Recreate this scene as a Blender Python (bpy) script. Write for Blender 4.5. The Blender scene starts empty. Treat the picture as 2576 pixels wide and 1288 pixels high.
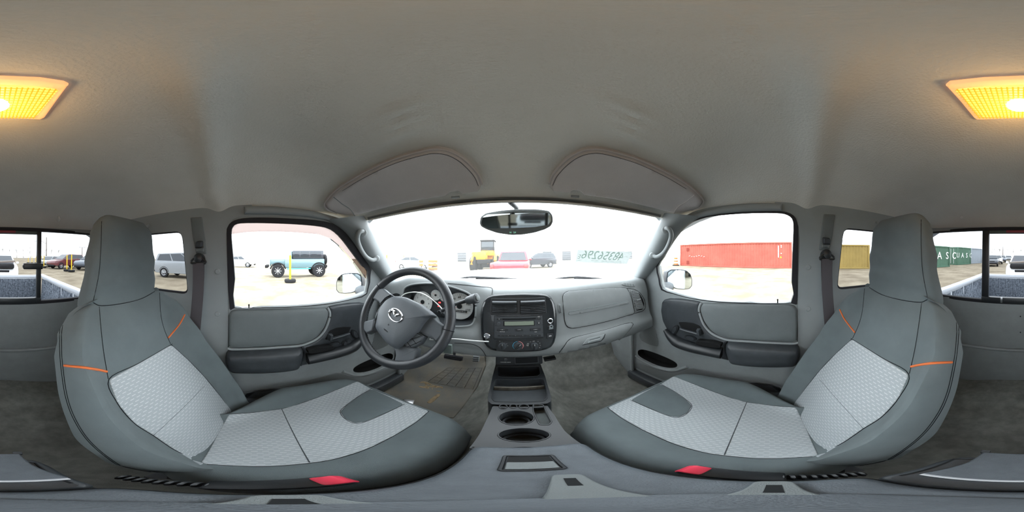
import bpy, bmesh, math, random
from math import sin, cos, tan, pi, radians as rad, atan2, sqrt, exp
from mathutils import Vector, Matrix
from mathutils.bvhtree import BVHTree
from mathutils.geometry import delaunay_2d_cdt
random.seed(7)
S = bpy.context.scene
COL = S.collection
V = Vector

# ------------------------------------------------------------------ camera, sky, exposure
H = 1.40                      # height of the lens above the yard
YAW, ROLL = rad(.5), rad(.73)
RM = Matrix.Rotation(YAW, 3, 'Z') @ Matrix.Rotation(ROLL, 3, 'Y')
cam_d = bpy.data.cameras.new('camera')
cam_d.type = 'PANO'
cam_d.panorama_type = 'EQUIRECTANGULAR'
cam_d.clip_start = .005
cam = bpy.data.objects.new('camera', cam_d)
COL.objects.link(cam)
cam.matrix_world = Matrix.Translation((0, 0, H)) @ (RM @ Matrix.Rotation(pi / 2, 3, 'X')).to_4x4()
S.camera = cam

SKY = 4.6
w = bpy.data.worlds.new('overcast')
S.world = w
w.use_nodes = True
nt = w.node_tree
bg = nt.nodes['Background']
bg.inputs[0].default_value = (.895, .955, 1.0, 1)
bg.inputs[1].default_value = SKY

S.view_settings.view_transform = 'Standard'
S.view_settings.look = 'None'
S.view_settings.exposure = 1.54
S.view_settings.gamma = 1
S.view_settings.use_curve_mapping = False
S.cycles.max_bounces = 7
S.cycles.diffuse_bounces = 5
S.cycles.glossy_bounces = 3
S.cycles.use_adaptive_sampling = True
S.cycles.adaptive_threshold = .06
S.cycles.use_light_tree = False
S.cycles.transparent_max_bounces = 10
S.cycles.sample_clamp_indirect = 6
S.cycles.caustics_reflective = False
S.cycles.caustics_refractive = False
S.cycles.use_denoising = True

# ------------------------------------------------------------------ picture angles -> rays from the lens
def ray(u, v):
    az = (u - 1288) / 2576 * 2 * pi
    el = (644 - v) / 1288 * pi
    return RM @ V((sin(az) * cos(el), cos(az) * cos(el), sin(el)))

class Zm:                     # a magnified look at the photograph
    def __init__(s, u0, v0, k): s.u0, s.v0, s.k = u0, v0, k
    def __call__(s, x, y): return (s.u0 + x / s.k, s.v0 + y / s.k)
    def l(s, pts): return [s(*p) for p in pts]
ZA = Zm(880, 660, 4.2925); ZB = Zm(1190, 720, 7.154); ZC = Zm(1380, 690, 6.132); ZD = Zm(560, 740, 4.518)
ZE = Zm(1580, 720, 4.6); ZF = Zm(1150, 860, 4.6); ZG = Zm(560, 520, 4.9545); ZH = Zm(1600, 500, 4.2926)
ZI = Zm(0, 560, 5.854); ZJ = Zm(2340, 560, 5.856); ZK = Zm(920, 580, 5.3667); ZL = Zm(1380, 560, 8.05)
ZM = Zm(0, 1060, 5.152); ZN = Zm(2050, 1060, 4.897); ZO = Zm(330, 520, 3.389); ZQ = Zm(0, 150, 7.154)
Z5 = Zm(1980, 520, 1.678); Z7 = Zm(1150, 920, 2.862); Z6 = Zm(400, 920, 2.862); Z8 = Zm(800, 340, 2.576); Z1 = Zm(860, 640, 2.576)

def to_px(p):
    d = RM.transposed() @ V(p); d.normalize()
    return V((1288 + atan2(d.x, d.y) / (2 * pi) * 2576, 644 - math.asin(d.z) / pi * 1288))
def px(u, v, x): d = ray(u, v); return d * (x / d.x)
def py(u, v, y): d = ray(u, v); return d * (y / d.y)
def pz(u, v, z): d = ray(u, v); return d * (z / d.z)

XC = .008                     # the cab's middle plane
MIR = [False]

# ------------------------------------------------------------------ objects
LOC = {}
def _apply(o, label, cat, group, kind):
    if label: o['label'] = label
    if cat: o['category'] = cat
    if group: o['group'] = group
    if kind: o['kind'] = kind

def thing(name, loc, label=None, cat=None, group=None, kind=None):
    o = bpy.data.objects.new(name, None)
    o.empty_display_size = .05
    COL.objects.link(o)
    loc = V(loc)
    if MIR[0]: loc.x = 2 * XC - loc.x
    o.location = loc + V((0, 0, H))
    LOC[o.name] = loc
    _apply(o, label, cat, group, kind)
    return o

def build(name, verts, faces, mat, parent=None, smooth=True, label=None, cat=None, group=None, kind=None, loc=None, angle=38):
    vs = [V(v) for v in verts]
    fs = faces
    if MIR[0]:
        vs = [V((2 * XC - v.x, v.y, v.z)) for v in vs]
        fs = [tuple(reversed(f)) for f in faces]
    if parent is not None:
        base = LOC[parent.name]
    elif loc is not None:
        base = V(loc)
        if MIR[0]: base.x = 2 * XC - base.x
    else:
        base = V((0, 0, 0))
    me = bpy.data.meshes.new(name)
    me.from_pydata([tuple(v - base) for v in vs], [], [tuple(f) for f in fs])
    me.update()
    if smooth:
        me.shade_smooth()
        me.set_sharp_from_angle(angle=rad(angle))
    me.materials.append(mat)
    o = bpy.data.objects.new(name, me)
    COL.objects.link(o)
    LOC[o.name] = base
    if parent is not None: o.parent = parent
    else: o.location = base + V((0, 0, H))
    _apply(o, label, cat, group, kind)
    return o

def struct(name, mb, mat, **k):
    return mb.build(name, mat, None, kind='structure', **k)

# ------------------------------------------------------------------ curves
def crom(pts, n=6, closed=False):
    pts = [V(p) for p in pts]
    N = len(pts); out = []
    rng = N if closed else N - 1
    for i in range(rng):
        if closed: p0, p1, p2, p3 = pts[i - 1], pts[i], pts[(i + 1) % N], pts[(i + 2) % N]
        else:
            p1, p2 = pts[i], pts[i + 1]
            p0 = pts[i - 1] if i else p1 + (p1 - p2)
            p3 = pts[i + 2] if i + 2 < N else p2 + (p2 - p1)
        for j in range(n):
            t = j / n
            out.append(.5 * ((2 * p1) + (p2 - p0) * t + (2 * p0 - 5 * p1 + 4 * p2 - p3) * t * t + (3 * p1 - p0 - 3 * p2 + p3) * t ** 3))
    if not closed: out.append(pts[-1].copy())
    return out

def rpoly(pts, r=None, n=4, f=.25):
    """round the corners of a closed 2-D or 3-D outline"""
    pts = [V(p) for p in pts]; N = len(pts); out = []
    for i in range(N):
        a, b, c = pts[i - 1], pts[i], pts[(i + 1) % N]
        la, lc = (a - b).length, (c - b).length
        k = min(la, lc) * .48
        d = min(k, r) if r is not None else min(la, lc) * f
        p, q = b + (a - b).normalized() * d, b + (c - b).normalized() * d
        for j in range(n + 1):
            t = j / n
            out.append(p * (1 - t) ** 2 + b * 2 * t * (1 - t) + q * t * t)
    return out

def rrect(x0, y0, x1, y1, r, n=4): return rpoly([(x0, y0), (x1, y0), (x1, y1), (x0, y1)], r, n)
def ellipse(cx, cy, rx, ry, n=24, a0=0): return [V((cx + rx * cos(a0 + 2 * pi * i / n), cy + ry * sin(a0 + 2 * pi * i / n))) for i in range(n)]

def resample(pts, step, closed=True):
    out = []
    N = len(pts)
    for i in range(N if closed else N - 1):
        a, b = pts[i], pts[(i + 1) % N]
        k = max(1, int((b - a).length / step + .5))
        for j in range(k): out.append(a.lerp(b, j / k))
    if not closed: out.append(pts[-1])
    res = []
    for p in out:
        if not res or (p - res[-1]).length > step * .05: res.append(p)
    if closed and (res[0] - res[-1]).length < step * .05: res.pop()
    return res

def area2(p): return sum(p[i - 1].x * p[i].y - p[i].x * p[i - 1].y for i in range(len(p))) / 2

def inside(p, poly):
    c = False
    for i in range(len(poly)):
        a, b = poly[i - 1], poly[i]
        if (a.y > p.y) != (b.y > p.y) and p.x < (b.x - a.x) * (p.y - a.y) / (b.y - a.y) + a.x: c = not c
    return c

def inset(poly, d):
    """inset a CCW loop by d along its point normals"""
    N = len(poly); out = []
    for i in range(N):
        a, b, c = poly[i - 1], poly[i], poly[(i + 1) % N]
        t = (b - a).normalized() + (c - b).normalized()
        if t.length < 1e-6: t = c - b
        t.normalize()
        out.append(b + V((-t.y, t.x)) * d)
    return out

def cdt_fill(outer, holes, step):
    vs = list(outer); ed = [(i, (i + 1) % len(outer)) for i in range(len(outer))]
    for h in holes:
        o = len(vs); vs += list(h); ed += [(o + i, o + (i + 1) % len(h)) for i in range(len(h))]
    x0, x1 = min(p.x for p in outer), max(p.x for p in outer)
    y0, y1 = min(p.y for p in outer), max(p.y for p in outer)
    nb = len(vs)
    bp = [(p.x, p.y) for p in vs]
    nx, ny = int((x1 - x0) / step), int((y1 - y0) / step)
    lim = (step * .45) ** 2
    for i in range(1, nx + 1):
        for j in range(1, ny + 1):
            p = V((x0 + (i - .5 * (j % 2)) * step, y0 + j * step))
            if inside(p, outer) and not any(inside(p, h) for h in holes):
                if all((p.x - q[0]) ** 2 + (p.y - q[1]) ** 2 > lim for q in bp): vs.append(p)
    r = delaunay_2d_cdt([V((p.x, p.y)) for p in vs], ed, [], 0, 1e-7)
    ov, of = r[0], r[2]
    fs = []
    for f in of:
        c = (ov[f[0]] + ov[f[1]] + ov[f[2]]) / 3
        if inside(c, outer) and not any(inside(c, h) for h in holes): fs.append(tuple(f))
    return ov, fs

# ------------------------------------------------------------------ mesh collector
def basis(d, up=V((0, 0, 1))):
    d = V(d).normalized()
    if abs(d.dot(up)) > .98: up = V((0, 1, 0)) if abs(d.y) < .9 else V((1, 0, 0))
    x = up.cross(d).normalized()
    return x, d.cross(x).normalized(), d

class MB:
    def __init__(s): s.v, s.f = [], []
    def add(s, vs, fs):
        o = len(s.v); s.v += [V(v) for v in vs]; s.f += [tuple(i + o for i in f) for f in fs]; return s
    def box(s, c, size, b=.003, R=None, seg=2):
        bm = bmesh.new(); bmesh.ops.create_cube(bm, size=1)
        for v in bm.verts: v.co = V((v.co.x * size[0], v.co.y * size[1], v.co.z * size[2]))
        b = min(b, min(size) * .45)
        if b > 0: bmesh.ops.bevel(bm, geom=list(bm.edges), offset=b, segments=seg, affect='EDGES', profile=.5)
        M = R if R is not None else Matrix.Identity(3)
        bm.verts.index_update()
        s.add([M @ v.co + V(c) for v in bm.verts], [[v.index for v in f.verts] for f in bm.faces]); bm.free(); return s
    def grid(s, rows, cu=False, cv=False, flip=False):
        n, m = len(rows), len(rows[0]); vs = [p for r in rows for p in r]; fs = []
        for i in range(n if cv else n - 1):
            for j in range(m if cu else m - 1):
                a, b, c, d = i * m + j, i * m + (j + 1) % m, ((i + 1) % n) * m + (j + 1) % m, ((i + 1) % n) * m + j
                fs.append((a, d, c, b) if flip else (a, b, c, d))
        return s.add(vs, fs)
    def cap(s, ring, flip=False):
        n = len(ring); return s.add(ring, [tuple(reversed(range(n))) if flip else tuple(range(n))])
    def loft(s, rings, cap0=True, cap1=True):
        s.grid(rings, cu=True)
        if cap0: s.cap(rings[0], True)
        if cap1: s.cap(rings[-1])
        return s
    def tube(s, pts, r, n=8, closed=False, caps=True, flat=None, up=V((0, 0, 1))):
        pts = [V(p) for p in pts]; N = len(pts); rows = []
        for i, p in enumerate(pts):
            if closed: t = pts[(i + 1) % N] - pts[i - 1]
            else: t = pts[min(i + 1, N - 1)] - pts[max(i - 1, 0)]
            x, y, _ = basis(t, up)
            rr = r[i] if isinstance(r, (list, tuple)) else r
            ry = rr * (flat or 1)
            rows.append([p + x * cos(2 * pi * k / n) * rr + y * sin(2 * pi * k / n) * ry for k in range(n)])
        s.grid(rows, cu=True, cv=closed)
        if caps and not closed: s.cap(rows[0], True); s.cap(rows[-1])
        return s
    def lathe(s, prof, c, axis=(0, 0, 1), n=24, caps=True):
        x, y, d = basis(axis); c = V(c)
        rows = [[c + d * h + (x * cos(2 * pi * k / n) + y * sin(2 * pi * k / n)) * max(r, 1e-5) for k in range(n)] for r, h in prof]
        s.grid(rows, cu=True)
        if caps: s.cap(rows[0], True); s.cap(rows[-1])
        return s
    def prism(s, ring, depth, bevel=0, scale_n=None):
        """ring: closed loop of 3-D points (about flat); thickened along depth, front edge rounded"""
        ring = [V(p) for p in ring]; d = V(depth)
        c = sum(ring, V((0, 0, 0))) / len(ring)
        dn = d.normalized()
        ax = sum(((ring[i - 1] - c).cross(ring[i] - c) for i in range(len(ring))), V((0, 0, 0)))
        if ax.dot(d) < 0: ring.reverse()
        rows = [ring]
        if bevel:
            N = len(ring); nrm = []
            for i in range(N):
                t = (ring[(i + 1) % N] - ring[i - 1]).normalized(); nrm.append(dn.cross(t))
            for k in (0, .35, .7, 1):
                a = k * pi / 2
                rows.append([p + d - dn * bevel * (1 - sin(a)) + n * bevel * (1 - cos(a)) for p, n in zip(ring, nrm)])
        else: rows.append([p + d for p in ring])
        return s.loft(rows)
    def build(s, name, mat, parent=None, **k): return build(name, s.v, s.f, mat, parent, **k)
    def bvh(s): return BVHTree.FromPolygons(s.v, s.f)

class Frame:
    """a flat working plane: origin, across, up"""
    def __init__(s, o, x, y):
        s.o = V(o); s.x = V(x).normalized(); s.z = s.x.cross(V(y)).normalized(); s.y = s.z.cross(s.x)
    def hit(s, u, v):
        d = ray(u, v); k = s.o.dot(s.z) / d.dot(s.z); q = d * k - s.o
        return V((q.dot(s.x), q.dot(s.y)))
    def hits(s, l): return [s.hit(*p) for p in l]
    def p(s, a, b, c=0): return s.o + s.x * a + s.y * b + s.z * c
    def ring(s, l, c=0): return [s.p(q[0], q[1], c) for q in l]
    def R(s): return Matrix((s.x, s.y, s.z)).transposed()

def surf_bvh(bvh):
    def f(u, v):
        d = ray(u, v)
        p, n, i, t = bvh.ray_cast(V((0, 0, 0)), d)
        if p is None:
            p, n, i, t = bvh.find_nearest(d * .8)
        if n.dot(d) > 0: n = -n
        return p, n
    return f

def panel(name, outline, surf, off, edge, mat, parent=None, step=None, skirt=.004, holes=(), raw=False, steps=(0, .3, .65, 1), seg=None, **k):
    """a shaped panel lying on a surface: outline in the surface's own two coordinates, rounded edge"""
    o = [V((p[0], p[1])) for p in outline]
    if area2(o) < 0: o.reverse()
    ext = max(max(p.x for p in o) - min(p.x for p in o), max(p.y for p in o) - min(p.y for p in o))
    step = step or ext / 22
    o = resample(o, seg or step * .6)
    hs = []
    for h in holes:
        h = [V((p[0], p[1])) for p in h]
        hs.append(resample(h, seg or step * .6))
    def place(q, c):
        p, n = surf(q.x, q.y); return p + n * c
    mb = MB(); rows = [[place(q, -skirt) for q in o]]
    last = o
    for t in (steps if edge > 0 else (0, )):
        last = inset(o, edge * (1 - cos(t * pi / 2))) if t else o
        hgt = off * sin(t * pi / 2) if edge > 0 else off
        rows.append([place(q, hgt) for q in last])
    ov, of = cdt_fill(last, hs, step)
    pts = [place(q, off) for q in ov]
    # orientation: face the lens side
    d0 = surf(last[0].x, last[0].y)[1]
    if of:
        f = max(of, key=lambda f: (pts[f[1]] - pts[f[0]]).cross(pts[f[2]] - pts[f[0]]).length)
        nn = (pts[f[1]] - pts[f[0]]).cross(pts[f[2]] - pts[f[0]])
        q = (ov[f[0]] + ov[f[1]] + ov[f[2]]) / 3
        if nn.dot(surf(q.x, q.y)[1]) < 0: of = [tuple(reversed(f)) for f in of]
    mb.add(pts, of)
    fl = (rows[-1][1] - rows[-1][0]).cross(rows[0][0] - rows[-1][0]).dot(surf(last[0].x, last[0].y)[1].cross(rows[-1][1] - rows[-1][0])) > 0
    mb.grid([r + [r[0]] for r in rows], flip=False)
    if raw: return mb
    # weld the rim to the field
    bm = bmesh.new()
    vv = [bm.verts.new(p) for p in mb.v]
    for f in mb.f:
        try: bm.faces.new([vv[i] for i in f])
        except ValueError: pass
    bmesh.ops.remove_doubles(bm, verts=bm.verts, dist=1e-5)
    bmesh.ops.recalc_face_normals(bm, faces=bm.faces)
    bm.verts.index_update()
    vs = [v.co.copy() for v in bm.verts]; fs = [[v.index for v in f.verts] for f in bm.faces]
    bm.free()
    return build(name, vs, fs, mat, parent, **k)

def line_on(surf, pts, r, off=0, n=6, sub=5, closed=False):
    c = crom([V((p[0], p[1])) for p in pts], sub, closed)
    q = []
    for p in c:
        a, nn = surf(p.x, p.y); q.append(a + nn * off)
    return MB().tube(q, r, n, closed)

# ------------------------------------------------------------------ materials
def lin(c):
    return tuple(((x / 255 / 12.92) if x / 255 <= .04045 else ((x / 255 + .055) / 1.055) ** 2.4) for x in c)

def mat(name, rgb, rough=.6, spec=.4, metal=0, bump=None, var=None, coat=0, emit=None, sheen=0):
    m = bpy.data.materials.new(name); m.use_nodes = True
    n = m.node_tree.nodes; L = m.node_tree.links
    b = n['Principled BSDF']
    col = lin(rgb) + (1,)
    b.inputs['Base Color'].default_value = col
    b.inputs['Roughness'].default_value = rough
    b.inputs['Specular IOR Level'].default_value = spec
    b.inputs['Metallic'].default_value = metal
    b.inputs['Coat Weight'].default_value = coat
    if sheen: b.inputs['Sheen Weight'].default_value = sheen
    if emit:
        b.inputs['Emission Color'].default_value = lin(emit[0]) + (1,); b.inputs['Emission Strength'].default_value = emit[1]; m.cycles.emission_sampling = 'NONE'
    tc = n.new('ShaderNodeTexCoord')
    if bump:
        t = n.new('ShaderNodeTexNoise'); t.inputs['Scale'].default_value = bump[0]; t.inputs['Detail'].default_value = 3
        L.new(tc.outputs['Object'], t.inputs['Vector'])
        bp = n.new('ShaderNodeBump'); bp.inputs['Strength'].default_value = bump[1]; bp.inputs['Distance'].default_value = .002
        L.new(t.outputs['Fac'], bp.inputs['Height']); L.new(bp.outputs['Normal'], b.inputs['Normal'])
    if var:
        t = n.new('ShaderNodeTexNoise'); t.inputs['Scale'].default_value = var[0]; t.inputs['Detail'].default_value = 5; t.inputs['Roughness'].default_value = .62
        L.new(tc.outputs['Object'], t.inputs['Vector'])
        r = n.new('ShaderNodeValToRGB')
        r.color_ramp.elements[0].position = .35; r.color_ramp.elements[1].position = .68
        k = var[1]
        c2 = lin(var[2]) + (1,) if len(var) > 2 else tuple(min(1, x * (1 + k)) for x in col[:3]) + (1,)
        c1 = col if len(var) > 2 else tuple(x * (1 - k) for x in col[:3]) + (1,)
        r.color_ramp.elements[0].color = c1; r.color_ramp.elements[1].color = c2
        L.new(t.outputs['Fac'], r.inputs['Fac']); L.new(r.outputs['Color'], b.inputs['Base Color'])
    return m

def mat_glass(name, tint, gloss=.06, dust_veil=0, dust_veil_rgb=(235, 235, 230)):
    m = bpy.data.materials.new(name); m.use_nodes = True
    n = m.node_tree.nodes; L = m.node_tree.links; n.remove(n['Principled BSDF'])
    out = n['Material Output']
    tr = n.new('ShaderNodeBsdfTransparent'); tr.inputs[0].default_value = tuple(tint) + (1,)
    gl = n.new('ShaderNodeBsdfGlossy'); gl.inputs['Roughness'].default_value = .02
    lw = n.new('ShaderNodeFresnel'); lw.inputs['IOR'].default_value = 1.3
    mx = n.new('ShaderNodeMixShader')
    L.new(lw.outputs[0], mx.inputs[0]); L.new(tr.outputs[0], mx.inputs[1]); L.new(gl.outputs[0], mx.inputs[2])
    last = mx
    if dust_veil:
        d = n.new('ShaderNodeBsdfTranslucent'); d.inputs[0].default_value = lin(dust_veil_rgb) + (1,)
        m2 = n.new('ShaderNodeMixShader')
        t = n.new('ShaderNodeTexNoise'); t.inputs['Scale'].default_value = 9; t.inputs['Detail'].default_value = 6
        tc = n.new('ShaderNodeTexCoord'); L.new(tc.outputs['Object'], t.inputs['Vector'])
        mr = n.new('ShaderNodeMapRange'); mr.inputs['To Min'].default_value = dust_veil * .7; mr.inputs['To Max'].default_value = dust_veil * 1.3
        L.new(t.outputs['Fac'], mr.inputs['Value']); L.new(mr.outputs[0], m2.inputs[0])
        L.new(mx.outputs[0], m2.inputs[1]); L.new(d.outputs[0], m2.inputs[2]); last = m2
    L.new(last.outputs[0], out.inputs['Surface'])
    return m

def mat_weave(name, base, dash, axis):
    """grey seat cloth with rows of short pale dashes; axis 0: dashes run along y (cushion), 1: along x (back)"""
    m = bpy.data.materials.new(name); m.use_nodes = True
    n = m.node_tree.nodes; L = m.node_tree.links; b = n['Principled BSDF']
    b.inputs['Roughness'].default_value = .85; b.inputs['Specular IOR Level'].default_value = .2
    tc = n.new('ShaderNodeTexCoord'); sp = n.new('ShaderNodeSeparateXYZ'); L.new(tc.outputs['Object'], sp.inputs[0])
    cb = n.new('ShaderNodeCombineXYZ')
    if axis == 0: L.new(sp.outputs['Y'], cb.inputs[0]); L.new(sp.outputs['X'], cb.inputs[1])
    else: L.new(sp.outputs['X'], cb.inputs[0]); L.new(sp.outputs['Z'], cb.inputs[1])
    br = n.new('ShaderNodeTexBrick'); br.offset = .5
    br.inputs['Scale'].default_value = 1; br.inputs['Brick Width'].default_value = .0175; br.inputs['Row Height'].default_value = .0090
    br.inputs['Mortar Size'].default_value = .0038; br.inputs['Mortar Smooth'].default_value = .25
    br.inputs['Color1'].default_value = lin(dash) + (1,); br.inputs['Color2'].default_value = lin(dash) + (1,); br.inputs['Mortar'].default_value = lin(base) + (1,)
    L.new(cb.outputs[0], br.inputs['Vector'])
    L.new(br.outputs['Color'], b.inputs['Base Color'])
    bp = n.new('ShaderNodeBump'); bp.inputs['Strength'].default_value = .5; bp.inputs['Distance'].default_value = .0012; bp.invert = True
    L.new(br.outputs['Fac'], bp.inputs['Height']); L.new(bp.outputs['Normal'], b.inputs['Normal'])
    return m

def mat_dots(name, base, dark, scale):
    """perforated plastic"""
    m = bpy.data.materials.new(name); m.use_nodes = True
    n = m.node_tree.nodes; L = m.node_tree.links; b = n['Principled BSDF']; b.inputs['Roughness'].default_value = .6
    tc = n.new('ShaderNodeTexCoord'); sp = n.new('ShaderNodeSeparateXYZ'); L.new(tc.outputs['Object'], sp.inputs[0])
    cb = n.new('ShaderNodeCombineXYZ'); L.new(sp.outputs['Y'], cb.inputs[0]); L.new(sp.outputs['Z'], cb.inputs[1])
    br = n.new('ShaderNodeTexBrick'); br.offset = .5; br.inputs['Scale'].default_value = 1
    br.inputs['Brick Width'].default_value = scale; br.inputs['Row Height'].default_value = scale; br.inputs['Mortar Size'].default_value = scale * .26
    br.inputs['Color1'].default_value = lin(dark) + (1,); br.inputs['Color2'].default_value = lin(dark) + (1,); br.inputs['Mortar'].default_value = lin(base) + (1,)
    L.new(cb.outputs[0], br.inputs['Vector']); L.new(br.outputs['Color'], b.inputs['Base Color'])
    return m

M = {}
M['trim'] = mat('grey moulded plastic', (142, 147, 148), .55, .4, bump=(900, .25), var=(14, .06))
M['dash'] = mat('grey dashboard skin', (132, 136, 137), .6, .3, bump=(1100, .3), var=(9, .06))
M['pillar'] = mat('grey pillar trim', (144, 149, 150), .6, .35, bump=(900, .2), var=(6, .05))
M['black'] = mat('charcoal plastic', (58, 62, 66), .42, .5, bump=(1300, .2), var=(30, .12))
M['black2'] = mat('black satin plastic', (36, 39, 42), .38, .5, bump=(1400, .12))
M['gloss'] = mat('black glossy fascia', (30, 33, 36), .22, .55, coat=.4, bump=(700, .03))
M['dark'] = mat('dark recess plastic', (20, 21, 22), .7, .3)
M['rubber'] = mat('black rubber seal', (44, 44, 48), .8, .3, bump=(600, .3))
M['pad'] = mat('grey vinyl door pad', (108, 114, 115), .5, .4, bump=(1200, .4), var=(10, .06))
M['seat'] = mat('charcoal seat cloth', (100, 109, 111), .9, .2, bump=(1500, .5), var=(12, .07), sheen=.1)
M['seatd'] = mat('dark seat side cloth', (70, 75, 78), .9, .2, bump=(1500, .5))
M['seam'] = mat('dark stitched seam', (30, 32, 36), .9, .1)
M['orange'] = mat('orange piping', (214, 112, 62), .7, .3)
M['weave_c'] = mat_weave('woven grey insert, cushion', (160, 166, 169), (190, 194, 196), 0)
M['weave_b'] = mat_weave('woven grey insert, back', (160, 166, 169), (190, 194, 196), 1)
M['liner'] = mat('grey felt headliner', (212, 208, 201), .95, .1, bump=(210, .6), var=(3, .05))
M['visor'] = mat('grey visor vinyl', (190, 182, 179), .8, .2, bump=(500, .35), var=(7, .05))
M['carpet'] = mat('dark dusty carpet', (126, 127, 122), 1, .05, bump=(700, .9), var=(22, .2))
M['carpet_r'] = mat('dark rear carpet', (78, 74, 64), 1, .05, bump=(700, .9), var=(12, .18))
M['dustlip'] = mat('dusty plastic ledge', (104, 100, 92), .9, .1, var=(60, .25))
M['mudp'] = mat('dried tan mud', (140, 124, 98), 1, .05, bump=(90, .9), var=(60, .3))
M['dirt'] = mat('loose grit', (120, 104, 80), 1, .05, bump=(200, 1), var=(160, .5))
M['mat'] = mat('rubber floor mat with dried mud', (106, 107, 104), .8, .25, bump=(300, .3), var=(9, 0, (122, 116, 104)))
M['leather'] = mat('black leather', (44, 47, 51), .4, .5, bump=(500, .25))
M['wheelp'] = mat('dark grey wheel plastic', (82, 87, 92), .5, .45, bump=(900, .3))
M['chrome'] = mat('chrome', (225, 227, 230), .15, .5, 1)
M['steel'] = mat('brushed steel', (165, 166, 168), .35, .5, 1)
M['silver'] = mat('silver paint trim', (185, 188, 190), .35, .5, .4)
M['gauge'] = mat('pale gauge face', (205, 206, 203), .6, .3)
M['white'] = mat('white print', (232, 232, 230), .6, .3)
M['ink'] = mat('dark print', (30, 32, 34), .7, .2)
M['red'] = mat('red plastic', (225, 60, 84), .4, .5)
M['redled'] = mat('red warning lamp', (220, 40, 40), .4, .5, emit=((255, 50, 50), 1.2))
M['blue'] = mat('blue print', (90, 170, 205), .6, .3)
M['pink'] = mat('pink print', (215, 140, 140), .6, .3)
M['lcd'] = mat('grey green display', (122, 132, 116), .3, .5)
M['belt'] = mat('black seat belt webbing', (88, 84, 88), .75, .25, bump=(900, .4))
M['lid'] = mat('dark grained lid plastic', (84, 90, 96), .5, .4, bump=(600, .5), var=(40, .1))
M['label'] = mat('grey printed label', (92, 102, 98), .6, .3)
M['glass'] = mat_glass('clear window glass', (.52, .53, .53))
M['glassf'] = mat_glass('dusty haze-veiled windshield glass', (.56, .57, .57), dust_veil=.02)  # faint translucent film added as haze to wash out the view ahead
M['glasst'] = mat_glass('tinted window glass', (.205, .208, .213))
M['mirror'] = mat('mirror glass', (205, 215, 220), .03, .5, 1)
M['mirrord'] = mat('dimmed mirror glass', (150, 158, 158), .05, .5, 1)
M['paint'] = mat('white truck paint', (222, 226, 230), .3, .5, coat=.5)
M['mud'] = mat('dusty bed liner', (62, 67, 76), .8, .2, var=(40, .35, (142, 150, 160)), bump=(60, .4))
M['railt'] = mat('dusty pale bed rail', (200, 203, 208), .5, .4)
# ================================================================== the cab shell
ZB_ = -.215                   # belt line
def sx(y, z): return .695 - .24 * max(0, z - ZB_)
NU = V((-1, 0, -.24)).normalized()
def side(y, z): return V((sx(y, z), y, z)), (NU if z > ZB_ else V((-1, 0, 0)))
def side_hit(u, v):
    d = ray(u, v)
    q = d * (.695 / d.x)
    if q.z > ZB_:
        k = (.695 + .24 * ZB_) / (d.x + .24 * d.z); q = d * k
    return V((q.y, q.z))
def side_hit_l(u, v):
    d = ray(u, v)
    q = d * ((2 * XC - .695) / d.x)
    if q.z > ZB_:
        k = (.695 + .24 * ZB_ - 2 * XC) / (-d.x + .24 * d.z); q = d * k
    return V((q.y, q.z))
def SHL(z, pts): return [side_hit_l(*z(*p)) for p in pts]
def SH(z, pts): return [side_hit(*z(*p)) for p in pts]

def wind(s, t):
    wd = .676 - .151 * t
    return V((XC + s * wd, .90 - .43 * t - s * s * (.16 - .12 * t), -.125 + .29 * t - s * s * (.033 - .028 * t)))
wb = MB().grid([[wind(-1.15 + 2.3 * i / 40, -.12 + 1.24 * j / 24) for i in range(41)] for j in range(25)])
W_BVH = wb.bvh(); W_S = surf_bvh(W_BVH)

# ---- headliner
ZR = crom([V((-.92, .135)), V((-.88, .175)), V((-.80, .232)), V((-.65, .272)), V((-.45, .29)), V((-.2, .298)), V((0, .298)), V((.15, .286)), V((.28, .262)), V((.37, .232)), V((.43, .200)), V((.475, .165))], 8)
def zroof(y):
    if y <= ZR[0].x: return ZR[0].y
    for a, b in zip(ZR, ZR[1:]):
        if y <= b.x: return a.y + (b.y - a.y) * (y - a.x) / (b.x - a.x)
    return ZR[-1].y
def ceil_z(x, y):
    X = abs(x - XC)
    zc = zroof(y)
    edge = .185 if y < .3 else .185 - (y - .3) * .16
    z = zc - max(0, zc - edge) * min(1, (X / .605)) ** 3.6
    z -= .017 * exp(-((y + .02 + .12 * min(1, X / .5)) / .036) ** 2) * min(1, max(0, (X - .04) / .12))
    z += .018 * exp(-((X - .36) / .15) ** 2 - ((y - .07) / .12) ** 2)
    for k in (0, 1, 2):
        z -= .0062 * exp(-((X - .15 - .02 * k) / .055) ** 2 - ((y - .17 - .026 * k) / .0085) ** 2)
    z -= .012 * exp(-((X) / .10) ** 2 - ((y + .19) / .09) ** 2)
    return z
rows = []
for i in range(133):
    x = XC + (-.61 + 1.22 * i / 132)
    yf = .475 - .105 * ((x - XC) / .61) ** 2
    row_ = [V((x, -.905 + (yf + .905) * j / 150, ceil_z(x, -.905 + (yf + .905) * j / 150))) for j in range(151)]
    e_ = wind((x - XC) / .535, 1.0)
    for k in (.3, .6, .85, 1): row_.append(row_[150].lerp(e_, k) + V((0, .006, .004)) * sin(pi * k))
    row_.append(e_ + V((0, .03, .004)))
    rows.append(row_)
cl = MB().grid(rows, flip=True)
C_BVH = cl.bvh(); C_S = surf_bvh(C_BVH)
struct('ceiling', cl, M['liner'], label='grey felt headliner over the cab with moulded ridges', cat='ceiling')
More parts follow.
